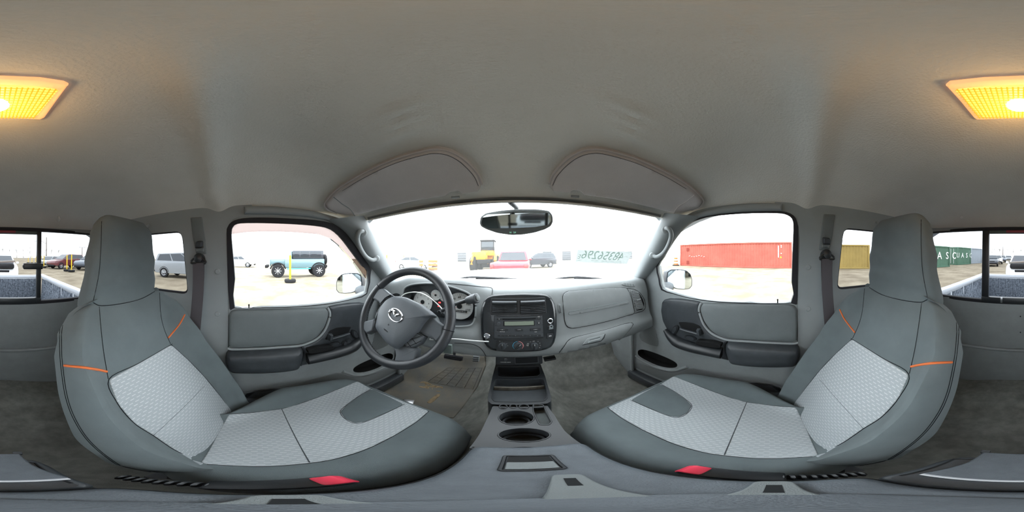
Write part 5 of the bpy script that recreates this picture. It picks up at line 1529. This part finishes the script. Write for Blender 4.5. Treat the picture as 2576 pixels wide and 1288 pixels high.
for s_ in (-1, 1):
    fixn(MB().lathe([(.2, -.1), (.34, -.1), (.36, -.06), (.36, .08), (.34, .12), (.2, .12)], (XC + s_ * .66, -1.98, -H + .36), (s_, 0, 0), 20)).build('wheel', M['rubber'], bed)

# ---- generic parked vehicles
M['tyre'] = mat('tyre rubber', (40, 40, 42), .9, .2); M['alloy'] = mat('alloy wheel', (170, 172, 176), .35, .5, .6)
M['cglass'] = mat('dark car glass', (42, 50, 58), .08, .6)
M['chead'] = mat('clear headlamp', (215, 220, 225), .15, .6); M['ctail'] = mat('red tail lamp', (190, 40, 40), .2, .6); M['camber'] = mat('amber lamp', (240, 160, 50), .3, .5)
KIND = {
 'sedan': dict(L=4.6, W=1.78, body=[(-2.25, .42), (-2.32, .75), (-2.2, .98), (-1.5, 1.02), (.95, .98), (2.0, .86), (2.28, .66), (2.25, .32), (-2.15, .28)], cab=[(-1.75, 1.0), (-1.0, 1.43), (.25, 1.46), (1.15, .96)], wx=(-1.38, 1.38), r=.33),
 'suv': dict(L=4.7, W=1.86, body=[(-2.3, .5), (-2.36, .95), (-2.28, 1.12), (1.05, 1.08), (2.1, 1.0), (2.34, .8), (2.3, .4), (-2.2, .35)], cab=[(-2.28, 1.1), (-1.98, 1.68), (.15, 1.72), (1.2, 1.06)], wx=(-1.4, 1.42), r=.37),
 'van': dict(L=5.2, W=2.0, body=[(-2.5, .45), (-2.6, .95), (-2.52, 1.14), (1.7, 1.05), (2.3, .95), (2.58, .75), (2.55, .32), (-2.4, .3)], cab=[(-2.5, 1.12), (-2.3, 1.72), (.7, 1.78), (2.0, 1.02)], wx=(-1.62, 1.50), r=.36),
 'pickup': dict(L=5.3, W=1.90, body=[(-2.6, .55), (-2.65, 1.08), (-.65, 1.12), (1.3, 1.10), (2.45, 1.0), (2.65, .8), (2.6, .45), (-2.5, .45)], cab=[(-.75, 1.1), (-.60, 1.68), (.65, 1.72), (1.35, 1.08)], wx=(-1.65, 1.60), r=.38),
}
def vehicle(name, label, kind, pos, ang, paint, group=None, cat='car', scale=1, alloy='alloy'):
    K = KIND[kind]; W = K['W']
    f = V((cos(ang), sin(ang), 0)); l = V((-sin(ang), cos(ang), 0)); o = V((pos[0], pos[1], -H))
    T = lambda x, y, z: o + (f * x + l * y + V((0, 0, z))) * scale
    t = thing(name, o, label, cat, group)
    bp = rpoly([V(p) for p in K['body']], .14, 3)
    c = sum(bp, V((0, 0))) / len(bp)
    rows = [[T(c.x + (p.x - c.x) * s_, y, c.y + (p.y - c.y) * s_) for p in bp] for s_, y in ((.93, -W / 2), (.98, -W / 2 + .04), (1, -W / 2 + .14), (1, W / 2 - .14), (.98, W / 2 - .04), (.93, W / 2))]
    fixn(MB().loft(rows)).build('body', paint, t)
    cp = K['cab']; zb, zt = min(p[1] for p in cp), max(p[1] for p in cp)
    hw = lambda z: (W * .465 - (z - zb) / (zt - zb) * W * .085)
    ring = [V(p) for p in rpoly([V(p) for p in cp], .10, 3)]
    fixn(MB().loft([[T(p.x, s_ * hw(p.y), p.y) for p in ring] for s_ in (-1, 1)])).build('cabin', paint, t)
    # side glass split by pillars
    cx = [V(p) for p in cp]; cc = sum(cx, V((0, 0))) / 4
    q = [V((cc.x + (p.x - cc.x) * .90, cc.y + (p.y - cc.y) * .74 + .02)) for p in cx]
    cuts = {'sedan': (.5,), 'suv': (.36, .68), 'van': (.33, .66), 'pickup': (.5,)}[kind]
    for s_ in (-1, 1):
        prev = 0
        for k in list(cuts) + [1]:
            a, b = prev + (.012 if prev else 0), k - (.012 if k < 1 else 0)
            pts = [q[0].lerp(q[3], a), q[1].lerp(q[2], a), q[1].lerp(q[2], b), q[0].lerp(q[3], b)]
            fixn(MB().prism([T(p.x, s_ * (hw(p.y) - .01), p.y) for p in pts], l * (s_ * .022 * scale))).build('side_window', M['cglass'], t, smooth=False)
            prev = k
    for (a, b, nm) in ((cx[3], cx[2], 'windshield'), (cx[0], cx[1], 'rear_window')):
        a2, b2 = a.lerp(b, .08), a.lerp(b, .88)
        n = V((b.y - a.y, -(b.x - a.x))).normalized()
        if n.dot(a - cc) < 0: n = -n
        pts = [T(a2.x + n.x * .005, -hw(a2.y) * .9, a2.y + n.y * .005), T(a2.x + n.x * .005, hw(a2.y) * .9, a2.y + n.y * .005), T(b2.x + n.x * .005, hw(b2.y) * .88, b2.y + n.y * .005), T(b2.x + n.x * .005, -hw(b2.y) * .88, b2.y + n.y * .005)]
        fixn(MB().prism(pts, (f * n.x + V((0, 0, n.y))) * .02 * scale)).build(nm, M['cglass'], t, smooth=False)
    r = K['r']
    for x in K['wx']:
        for s_ in (-1, 1):
            cw = T(x, s_ * (W / 2 - .20), r)
            w_ = fixn(MB().lathe([(r * .62, -.0), (r * .95, .0), (r, .04), (r, .17), (r * .95, .21), (r * .64, .215), (r * .60, .17)], cw, l * s_, 24)).build('wheel', M['tyre'], t)
            rm = MB().lathe([(r * .62, .15), (r * .60, .185), (r * .5, .17), (.0005, .168)], cw, l * s_, 20)
            for k in range(5):
                a = 2 * pi * k / 5; d = f * cos(a) + V((0, 0, sin(a)))
                rm.tube([cw + l * s_ * .19, cw + l * s_ * .19 + d * r * .58], .03, 6)
            rm.build('rim', M[alloy], w_)
            ar = MB().tube([T(x, s_ * (W / 2 - .02), r) + (f * cos(a) + V((0, 0, sin(a)))) * (r + .05) for a in [pi * i / 10 for i in range(11)]], .03, 6); ar.build('wheel_arch', M['tyre'], t)
    L2 = K['L'] / 2
    for s_ in (-1, 1):
        MB().box(T(K['body'][-4][0] - .04 if kind != 'pickup' else 2.52, s_ * W * .36, .74), (.18, .34, .14), .04, Matrix((f, l, V((0, 0, 1)))).transposed()).build('headlamp', M['chead'], t)
        MB().box(T(-L2 + .05, s_ * W * .42, .88), (.12, .16, .26), .03, Matrix((f, l, V((0, 0, 1)))).transposed()).build('tail_lamp', M['ctail'], t)
        MB().box(T(K['cab'][3][0] - .25, s_ * (W / 2 + .06), zb + .08), (.12, .16, .12), .04, Matrix((f, l, V((0, 0, 1)))).transposed()).build('door_mirror', paint, t)
    MB().box(T(L2 - .06, 0, .42), (.16, W * .86, .18), .05, Matrix((f, l, V((0, 0, 1)))).transposed()).build('front_bumper', M['tyre'], t)
    MB().box(T(-L2 + .06, 0, .45), (.16, W * .86, .18), .05, Matrix((f, l, V((0, 0, 1)))).transposed()).build('rear_bumper', M['tyre'] if kind != 'pickup' else M['chrome'], t)
    MB().box(T(L2 - .10, 0, .66), (.10, W * .5, .14), .03, Matrix((f, l, V((0, 0, 1)))).transposed()).build('grille', M['tyre'], t)
    return t, T
P = lambda n, rgb: mat(n, rgb, .3, .5, coat=.6)
silver, maroon, slate, white_, ltgrey, redp, navy, teal = P('silver car paint', (140, 145, 150)), P('maroon car paint', (104, 52, 56)), P('slate car paint', (84, 92, 104)), P('white car paint', (225, 228, 230)), P('grey car paint', (140, 144, 148)), P('red car paint', (190, 30, 50)), P('dark car paint', (44, 50, 60)), P('teal wagon paint', (96, 124, 132))

# minivan beyond the driver quarter window (its tail to the rear)
g1 = gz(*ZO(290, 603))
vehicle('minivan', 'silver minivan parked beyond the driver quarter window', 'van', (g1.x - .9, g1.y + 1.55), rad(88), silver)
# maroon and slate suvs, silver sedan behind
g = gz(*ZI(975, 672)); vehicle('parked_suv', 'maroon crossover parked behind the yellow posts', 'suv', (g.x, g.y), rad(15), maroon, 'cars parked behind the truck')
g = gz(*ZI(1290, 690)); vehicle('parked_suv', 'slate blue crossover parked next to the maroon one', 'suv', (g.x - .6, g.y), rad(25), slate, 'cars parked behind the truck')
g = gz(*ZI(740, 646)); vehicle('parked_sedan', 'grey sedan parked behind the utility pole', 'sedan', (g.x, g.y), rad(40), ltgrey, 'cars parked behind the truck')
# white wreck close behind the tailgate
t_, T_ = vehicle('damaged_car', 'white car with a torn open front standing behind the tailgate', 'sedan', (XC + .05, -9.9), rad(90), white_)
MB().box(T_(1.75, 0, 1.10), (1.5, .35, .10), .04, Matrix.Rotation(rad(4), 3, 'Y')).build('bent_hood_edge', mat('grimy grey foil', (120, 116, 108), .6, bump=(20, 1)), t_)
MB().box(T_(2.1, 0, .92), (1.35, .35, .25), .08).build('engine_bay', M['tyre'], t_)
for i, (X, Y, m_, lb) in enumerate(((905, 622, navy, 'dark sedan first in the far row of parked cars'), (985, 608, white_, 'white sedan second in the far row of parked cars'), (1050, 596, slate, 'blue sedan third in the far row of parked cars'), (1150, 585, ltgrey, 'grey sedan last in the far row of parked cars'))):
    d = ray(*ZJ(X, 640)); k = (22, 28, 35, 43)[i]; vehicle('parked_sedan', lb, 'sedan', (d.x / -d.y * k, -k), rad(100), m_, 'far row of parked cars')
# in front
g = gz(*ZK(2010, 540)); yr = 7.6
vehicle('red_pickup', 'red pickup parked tail-on ahead of the hood', 'pickup', (px(*ZK(2010, 400), 0.0001).x + yr * tan(atan2(*ray(*ZK(2010, 400))[:2])), yr + 2.6), rad(84), redp, cat='pickup')
d = ray(*ZK(2300, 330)); vehicle('dark_suv', 'dark crossover parked beyond the red pickup', 'suv', (d.x / d.y * 19, 19), rad(200), navy)
d = ray(*ZK(2445, 350)); vehicle('white_sedan', 'white car parked by the far garage door', 'sedan', (d.x / d.y * 30, 30), rad(260), white_)
d = ray(*ZK(680, 430)); vehicle('white_sedan', 'white car parked among the orange barricades', 'sedan', (d.x / d.y * 15, 15), rad(5), white_)
# by the driver side
d = ray(*ZG(300, 700)); g = gz(*ZG(355, 752)); vehicle('white_pickup', 'white pickup parked beyond the off-road wagon', 'pickup', (g.x, g.y - 2.0), rad(85), white_, cat='pickup')

# ---- off-road wagon
def wagon():
    a, b = gz(*ZG(690, 885)), gz(*ZG(1205, 875))
    f = (a - b); f.z = 0; wb_ = f.length; f.normalize(); l = V((-f.y, f.x, 0))
    if l.x > 0: l = -l                                   # away from the lens
    sc_ = wb_ / 2.95
    o = V(((a.x + b.x) / 2, (a.y + b.y) / 2, -H)) + l * .85
    R = Matrix((f, l, V((0, 0, 1)))).transposed()
    T = lambda x, y, z: o + (f * x + l * y) * sc_ + V((0, 0, z * sc_))
    t = thing('off_road_wagon', o, 'pale teal lifted off-road wagon with a spare wheel on its tail', 'car')
    B = lambda nm, c, s_, m_, bv=.03, par=None: MB().box(T(*c), [k * sc_ for k in s_], bv, R).build(nm, m_, par or t)
    B('tub', (-.45, 0, 1.0), (2.9, 1.55, .62), teal, .06); B('hood', (1.42, 0, 1.12), (1.15, 1.40, .42), teal, .08)
    B('grille', (2.02, 0, 1.05), (.08, 1.30, .50), teal, .03); B('hardtop', (-.72, 0, 1.62), (2.30, 1.45, .62), navy, .08)
    B('front_bumper', (2.28, 0, .78), (.22, 1.7, .20), M['tyre'], .04); B('rear_bumper', (-2.0, 0, .78), (.18, 1.7, .2), M['tyre'], .04)
    for y in (-.72, .72):
        for (x0, x1) in ((-.05, .45), (-.75, -.15), (-1.65, -.85)):
            B('side_window', ((x0 + x1) / 2, y * 1.008, 1.65), (x1 - x0, .03, .36), M['cglass'], .03)
        B('rock_rail', (0, y * 1.08, .62), (1.7, .08, .08), mat('turquoise rail', (60, 170, 190), .4) if 'turq' not in M else M['turq'], .02)
        for x in (1.475, -1.475):
            cw = T(x, y * 1.0, .47)
            sg = 1 if y > 0 else -1
            w_ = fixn(MB().lathe([(.24, -.14), (.44, -.14), (.475, -.10), (.475, .12), (.44, .16), (.25, .16)], cw, l * sg, 26)).build('wheel', M['tyre'], t)
            rm = MB().lathe([(.27, .10), (.25, .15), (.0005, .12)], cw, l * sg, 20)
            for k in range(8):
                a_ = 2 * pi * k / 8; d = f * cos(a_) + V((0, 0, sin(a_))); rm.tube([cw + l * sg * .15, cw + l * sg * .15 + d * .26], .022, 6)
            rm.build('rim', M['alloy'], w_)
            MB().tube([cw + l * sg * .03 + (f * cos(a_) + V((0, 0, sin(a_)))) * .56 for a_ in [pi * (.08 + .84 * i / 10) for i in range(11)]], .06, 6).build('fender', M['tyre'], t)
    B('windshield_frame', (.52, 0, 1.60), (.10, 1.40, .60), teal, .03)
    fixn(MB().lathe([(.16, -.12), (.38, -.12), (.42, -.08), (.42, .08), (.38, .12), (.16, .12)], T(-2.12, 0, 1.25), f, 24)).build('spare_wheel', M['tyre'], t)
    return o, f, l
M['turq'] = mat('turquoise rail', (60, 170, 190), .4)
wagon()

# ---- yellow marker posts standing in old tyres
M['yellow'] = mat('yellow post paint', (226, 190, 40), .6)
def post(base, hgt, label, r=.05, tyre=True):
    t = thing('marker_post', base, label, 'post', 'yellow marker posts')
    MB().lathe([(r, 0), (r, hgt), (r * .6, hgt + .01)], base, (0, 0, 1), 12).build('pole', M['yellow'], t)
    if tyre: fixn(MB().lathe([(.14, 0), (.30, .02), (.33, .08), (.33, .14), (.30, .20), (.16, .2)], base, (0, 0, 1), 20)).build('tyre_base', M['tyre'], t)
post(gz(*ZG(842, 945)), 1.55, 'yellow post in a tyre in front of the off-road wagon', .06)
for i, (x, y, h_, lb) in enumerate(((985, 718, 1.55, 'left one of two leaning yellow posts before the maroon crossover'), (1052, 728, 1.6, 'yellow post between the maroon and slate crossovers'), (645, 668, 1.5, 'yellow post in front of the grey sedan'), (608, 640, 1.5, 'yellow post just beside the sliding window bar'),
                                (415, 600, 1.4, 'first of three far yellow posts beyond the wreck'), (470, 602, 1.4, 'second of three far yellow posts beyond the wreck'), (528, 602, 1.4, 'third of three far yellow posts beyond the wreck'))):
    post(gz(*ZI(x, y)), h_, lb)
post(gz(*ZK(512, 505)), 1.7, 'yellow post in front of the white car near the barricades', .06)
d = ray(*ZK(285, 330)); post(V((d.x / d.y * 9, 9, -H)), 1.6, 'yellow post beside the driver windshield pillar', .06, False)

# ---- shipping containers with corrugated walls
def container(a, b, depth, h, m_, label, marks=None, doors=False, name='shipping_container'):
    """a, b: near wall foot, left and right as seen; depth away from the lens"""
    a, b = V((a.x, a.y, -H)), V((b.x, b.y, -H))
    f = (b - a); L = f.length; f.normalize(); n = V((-f.y, f.x, 0))
    if n.dot(a) < 0: n = -n
    t = thing(name, (a + b) / 2, label, 'container', 'shipping containers')
    def wall(p, d, LL, nout, nm):
        k = int(LL / .28); row = []
        for i in range(k):
            for (s_, o_) in ((0, 0), (.3, 0), (.5, .04), (.8, .04)):
                row.append(p + d * ((i + s_) * LL / k) + nout * (-o_))
        row.append(p + d * LL)
        m = MB().grid([[q + V((0, 0, .15)) for q in row], [q + V((0, 0, h - .10)) for q in row]]); return m.build(nm, m_, t, smooth=False)
    w_ = wall(a, f, L, -n, 'side_wall'); wall(a + n * depth, f, L, n, 'side_wall'); wall(a, n, depth, -f, 'end_wall'); wall(b, n, depth, f, 'end_wall')
    R = Matrix((f, n, V((0, 0, 1)))).transposed()
    for p in (a, b, a + n * depth, b + n * depth): MB().box(p + V((0, 0, h / 2)) , (.14, .14, h), .01, R).build('corner_post', m_, t)
    for z in (.08, h - .06):
        for o_ in (0, depth): MB().box((a + b) / 2 + n * o_ + V((0, 0, z)), (L, .12, .14), .01, R).build('rail', m_, t)
        for q in (a, b): MB().box(q + n * depth / 2 + V((0, 0, z)), (.12, depth, .14), .01, R).build('rail', m_, t)
    MB().box((a + b) / 2 + n * depth / 2 + V((0, 0, h - .04)), (L, depth, .04), .01, R).build('roof', m_, t)
    if doors:
        for k in (.28, .5, .72):
            MB().tube([a - f * .03 + n * depth * k + V((0, 0, .2)), a - f * .03 + n * depth * k + V((0, 0, h - .2))], .03, 6).build('lock_rod', M['white'], t)
    if marks:
        F = Frame((a + b) / 2 + n * -.05 + V((0, 0, 0)), f, (0, 0, 1))
        for (txt, sx_, z, size, mm) in marks:
            for k, ch in enumerate(txt): letters('painted_letter', ch, F, sx_ * L + (k - 1.5) * size * 1.15, z, size, mm, t, .0, bold=.01)
    return t, a, b, f, n
RED = mat('weathered red container paint', (162, 84, 72), .7, .3, var=(.8, .16)); YEL = mat('mustard container paint', (162, 140, 82), .7, .3, var=(.8, .12))
GRN = mat('green container paint', (84, 116, 98), .7, .3, var=(.8, .1)); GRY = mat('grey container paint', (150, 158, 166), .7, .3)
WM = mat('white stencil paint', (232, 234, 232), .7)
t_, a_, b_, f_, n_2 = container(gz(1713, 668), gz(1991, 675), 2.44, 2.55, RED, 'long faded red shipping container beyond the passenger window')
F = Frame((a_ + b_) / 2 - n_2 * .045, f_, (0, 0, 1)); Lr = (b_ - a_).length
for sx_, z in ((-.415, 1.95), (-.415, .42)): MB().prism(F.ring(rrect(sx_ * Lr - .17, z - .2, sx_ * Lr + .17, z + .2, .02), 0), -n_2 * .02).build('vent_patch', mat('dark rust patch', (120, 46, 36), .8), t_)
MB().prism(F.ring([(.418 * Lr - .1, 1.0), (.418 * Lr + .1, 1.0), (.418 * Lr, 1.2)], 0), -n_2 * .02).build('warning_triangle', M['yellow'], t_)
for k in range(9):
    MB().box(F.p(.400 * Lr, 2.15 - k * .13, .03), (.10, .10, .012), .004, F.R()).build('stencil_mark', WM, t_)
for z in (1.45, 2.05, 2.2):
    MB().box(F.p(.421 * Lr, z, .03), (.09, .09, .012), .004, F.R()).build('stencil_mark', WM, t_)
for k in range(7):
    x = -.40 * Lr + k * .33; MB().tube([F.p(x, 1.15 + .06 * sin(5 * k), .03), F.p(x + .16, 1.17 + .07 * sin(5 * k + 1), .03)], .018, 5).build('scuff', WM, t_)
container(gz(*Z5(190, 262)), gz(*Z5(345, 262)), 2.44, 2.3, YEL, 'mustard yellow shipping container behind the passenger quarter window')
container(gz(2345, 674), gz(2387.5, 671), 2.44, 2.4, GRN, 'near green shipping container with white letters behind the passenger headrest', [('UASC', .12, 1.3, 1.15, WM)])
container(gz(*ZJ(405, 626)), gz(*ZJ(590, 612)), 2.44, 2.55, GRN, 'far green shipping container with its locked doors showing', [('UASC', 0, 1.35, 1.0, WM)], True)
container(gz(*ZJ(600, 606)), gz(*ZJ(755, 598)), 2.44, 2.6, GRY, 'pale grey shipping container at the far end of the row')

# ---- orange drums and barricades
M['orng'] = mat('orange traffic plastic', (236, 104, 50), .5)
def drum(base, label, s_=1):
    t = thing('traffic_drum', base, label, 'traffic drum', 'orange traffic drums')
    z = 0
    for i, m_ in enumerate(('orng', 'white', 'orng', 'white', 'orng')):
        r0 = .29 - .02 * i; MB().lathe([(r0, .12 + .17 * i), (r0 - .015, .12 + .17 * (i + 1))], base, (0, 0, 1), 20).build('band', M[m_], t)
    MB().lathe([(.42, 0), (.42, .10), (.3, .12)], base, (0, 0, 1), 20).build('base_ring', M['tyre'], t)
drum(gz(*ZH(430, 722)), 'orange and white traffic drum beside the red container')
def barricade(base, label, w_=1.3):
    t = thing('barricade', base, label, 'barricade', 'orange barricades')
    for z in (.35, .68, 1.0): MB().box(base + V((0, 0, z)), (w_, .05, .2), .01).build('board', M['orng'], t)
    for x in (-.5, .5): MB().box(base + V((x * w_, 0, .55)), (.06, .06, 1.1), .01).build('leg', M['white'], t)
d = ray(*ZK(908, 455)); barricade(V((d.x / d.y * 13, 13, -H)), 'three-board orange barricade before the white car', 1.0)
d = ray(*ZK(750, 455)); barricade(V((d.x / d.y * 12.6, 12.6, -H)), 'narrow orange barricade beside the front wheel of the white car', .5)

# ---- wheel loader
def loader():
    d = ray(*ZK(1640, 400)); y = 15.5; o = V((d.x / d.y * y, y, -H))
    YL = mat('loader yellow paint', (224, 160, 40), .5)
    t = thing('wheel_loader', o, 'yellow wheel loader with a tall glass cab beside the red pickup', 'loader')
    B = lambda nm, c, s_, m_, bv=.05: MB().box(o + V(c), s_, bv).build(nm, m_, t)
    B('engine_cover', (-.55, -.6, 1.45), (1.3, 1.9, .75), YL, .15); B('front_frame', (.55, .9, 1.2), (1.1, 1.6, .6), YL, .1)
    B('chassis', (0, 0, .95), (1.2, 3.6, .35), M['tyre']); B('cab_lower', (.1, .2, 1.7), (1.35, 1.3, .5), YL)
    B('cab_glass', (.1, .2, 2.35), (1.3, 1.25, .95), M['cglass'], .08); B('cab_roof', (.1, .2, 2.88), (1.4, 1.4, .14), M['tyre'], .05)
    for x in (-.5, .7):
        for z in (0,): MB().box(o + V((x, -.42, 2.3)), (.07, .07, 1.1), .02).build('cab_post', M['tyre'], t)
    for x in (-1.0, 1.0):
        for yy in (-1.3, 1.5):
            w_ = fixn(MB().lathe([(.3, -.25), (.66, -.25), (.72, -.18), (.72, .18), (.66, .25), (.3, .25)], o + V((x, yy, .72)), (1, 0, 0), 24)).build('wheel', M['tyre'], t)
            MB().lathe([(.34, -.22), (.34, .22)], o + V((x, yy, .72)), (1, 0, 0), 16).build('hub', YL, w_)
            MB().tube([o + V((x, yy, .72)) + V((0, cos(a), sin(a))) * .84 for a in [pi * i / 8 for i in range(9)]], .12, 6).build('mudguard', YL, t)
    MB().tube([o + V((.4, 1.2, 1.5)), o + V((.4, 2.4, 1.3)), o + V((.4, 3.0, .6))], .12, 8).build('lift_arm', YL, t)
    MB().tube([o + V((-.4, 1.2, 1.5)), o + V((-.4, 2.4, 1.3)), o + V((-.4, 3.0, .6))], .12, 8).build('lift_arm', YL, t)
    B('bucket', (0, 3.4, .5), (2.6, .9, .8), M['tyre'], .1)
loader()

# ---- building ahead
def building():
    y = 42
    xa = ray(*ZK(1160, 300)); xb = ray(1640, 640); x0, x1 = xa.x / xa.y * y, xb.x / xb.y * y
    wm = mat('white metal siding', (225, 226, 224), .6); dm_ = mat('dark roll-up door', (96, 98, 102), .6)
    t = thing('workshop_building', V(((x0 + x1) / 2, y + 6, -H)), 'long white workshop with dark roll-up doors across the yard', 'building')
    MB().box(((x0 + x1) / 2, y + 6, -H + 1.55), (x1 - x0, 12, 3.1), .05).build('wall', wm, t)
    MB().box(((x0 + x1) / 2, y + 6, -H + 3.2), (x1 - x0 + .6, 12.6, .25), .05).build('roof', mat('pale roof metal', (205, 200, 200), .5), t)
    for (u0, u1) in ((ZK(1240, 0)[0], ZK(1355, 0)[0]), (ZK(2390, 0)[0], ZK(2510, 0)[0]), (ZL(275, 0)[0], ZL(450, 0)[0]), (ZK(1490, 0)[0], ZK(1580, 0)[0]), (1500, 1525), (1560, 1590)):
        a, b = ray(u0, 640), ray(u1, 640); xa, xb = a.x / a.y * y, b.x / b.y * y
        dd = MB().box(((xa + xb) / 2, y - .03, -H + 1.25), (xb - xa, .08, 2.4), .02).build('roll_door', dm_, t)
        for k in range(5): MB().box(((xa + xb) / 2, y - .08, -H + .3 + k * .5), (xb - xa, .03, .05), .01).build('door_rib', M['tyre'], dd)
building()
d = ray(*Z8(2260, 690)); 

# ---- poles, fences, trees at the edge of the yard
M['wood'] = mat('weathered pole', (120, 112, 104), .9)
def street_pole(u, vb, vt, dist, label, arm=0):
    d = ray(u, 644); k = dist / sqrt(d.x ** 2 + d.y ** 2); b = V((d.x * k, d.y * k, -H)); top = ray(u, vt); z = top.z / sqrt(top.x ** 2 + top.y ** 2) * dist
    t = thing('street_pole', b, label, 'pole', 'poles at the edge of the yard')
    MB().lathe([(.16, 0), (.10, z + H)], b, (0, 0, 1), 10).build('pole', M['wood'], t)
    tn = V((d.y, -d.x, 0)).normalized()
    if arm:
        MB().tube([b + V((0, 0, z + H - 1.6)), b + tn * arm * 1.2 + V((0, 0, z + H - .9)), b + tn * arm * 2.4 + V((0, 0, z + H - .9))], .06, 6).build('lamp_arm', M['wood'], t)
        MB().box(b + tn * arm * 2.6 + V((0, 0, z + H - .95)), (.5, .3, .15), .05).build('lamp_head', M['alloy'], t)
    else:
        for s_ in (-1, 1): MB().box(b + tn * s_ * .6 + V((0, 0, z + H)), (.6, .4, .2), .05).build('lamp_head', M['alloy'], t)
        MB().tube([b + tn * -.6 + V((0, 0, z + H)), b + tn * .6 + V((0, 0, z + H))], .05, 6).build('cross_arm', M['wood'], t)
street_pole(*(ZI(682, 0)[0], 655, ZI(0, 215)[1]), 38, 'tall utility pole with a lamp arm behind the grey sedan', -1)
street_pole(*(ZI(1210, 0)[0], 650, ZI(0, 362)[1]), 45, 'twin-headed light pole behind the slate crossover')
street_pole(*(ZJ(1070, 0)[0], 650, ZJ(0, 350)[1]), 50, 'lamp pole behind the far row of parked cars', -1)
street_pole(*(ZJ(512, 0)[0], 650, ZJ(0, 405)[1]), 70, 'distant lamp pole above the far green container', -1)
M['bark'] = mat('hazy bare twigs', (168, 164, 158), 1, .05)  # pale grey-brown, distance haze put into the twig colour
def tree_proto(seed):
    rnd = random.Random(seed); mb = MB()
    def br(p, d, L, r, n):
        q = p + d * L; mb.tube([p, q], [r, r * .7], 4 if n < 3 else 5, caps=False)
        if n == 0: return
        for _ in range(3 if n > 1 else 4):
            dd = (d + V((rnd.uniform(-.6, .6), rnd.uniform(-.6, .6), rnd.uniform(-.1, .5)))).normalized(); br(p.lerp(q, rnd.uniform(.55, 1)), dd, L * rnd.uniform(.55, .8), r * .6, n - 1)
    br(V((0, 0, 1.4)), V((0, 0, 1)), 2.0, .12, 4)
    return mb
protos = [tree_proto(s_) for s_ in (1, 2, 3)]
PM = []
for mb in protos:
    me = bpy.data.meshes.new('crown'); me.from_pydata([tuple(v) for v in mb.v], [], mb.f); me.materials.append(M['bark']); PM.append(me)
tm = bpy.data.meshes.new('trunk'); k_ = MB().lathe([(.2, 0), (.12, 2.0)], (0, 0, 0), (0, 0, 1), 8); tm.from_pydata([tuple(v) for v in k_.v], [], k_.f); tm.materials.append(M['bark'])
def tree(x, y, s_, k, label, group):
    t = bpy.data.objects.new('bare_tree', None); COL.objects.link(t); t.location = (x, y, 0); t.scale = (s_,) * 3; t.rotation_euler = (0, 0, k * 1.7)
    t['label'] = label; t['category'] = 'tree'; t['group'] = group
    for nm, me in (('trunk', tm), ('crown', PM[k % 3])):
        o = bpy.data.objects.new(nm, me); COL.objects.link(o); o.parent = t
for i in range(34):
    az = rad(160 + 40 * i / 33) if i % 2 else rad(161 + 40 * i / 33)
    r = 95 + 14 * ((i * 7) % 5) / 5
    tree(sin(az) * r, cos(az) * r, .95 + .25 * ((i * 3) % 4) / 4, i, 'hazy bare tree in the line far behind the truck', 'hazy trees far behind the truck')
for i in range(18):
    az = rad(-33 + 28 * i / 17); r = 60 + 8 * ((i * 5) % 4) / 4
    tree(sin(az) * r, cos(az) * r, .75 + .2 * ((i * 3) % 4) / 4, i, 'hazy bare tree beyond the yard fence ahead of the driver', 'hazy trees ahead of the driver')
def fence(p, q, h, label):
    p, q = V(p), V(q); t = thing('yard_fence', (p + q) / 2, label, 'fence')
    n = max(2, int((q - p).length / 3))
    for i in range(n + 1):
        b = p.lerp(q, i / n); MB().lathe([(.04, 0), (.04, h)], b, (0, 0, 1), 6).build('post', M['alloy'], t)
    for z in (h * .33, h * .66, h * .97): MB().tube([p + V((0, 0, z)), q + V((0, 0, z))], .025, 4).build('rail', M['alloy'], t)
fence((-34, 40, -H), (-9, 41, -H), 1.9, 'pale yard fence ahead, running up to the workshop')
fence((24, 34, -H), (38, 20, -H), 1.9, 'pale yard fence behind the traffic drum')
fence((-34, -64, -H), (30, -70, -H), 1.9, 'pale yard fence far behind the truck')
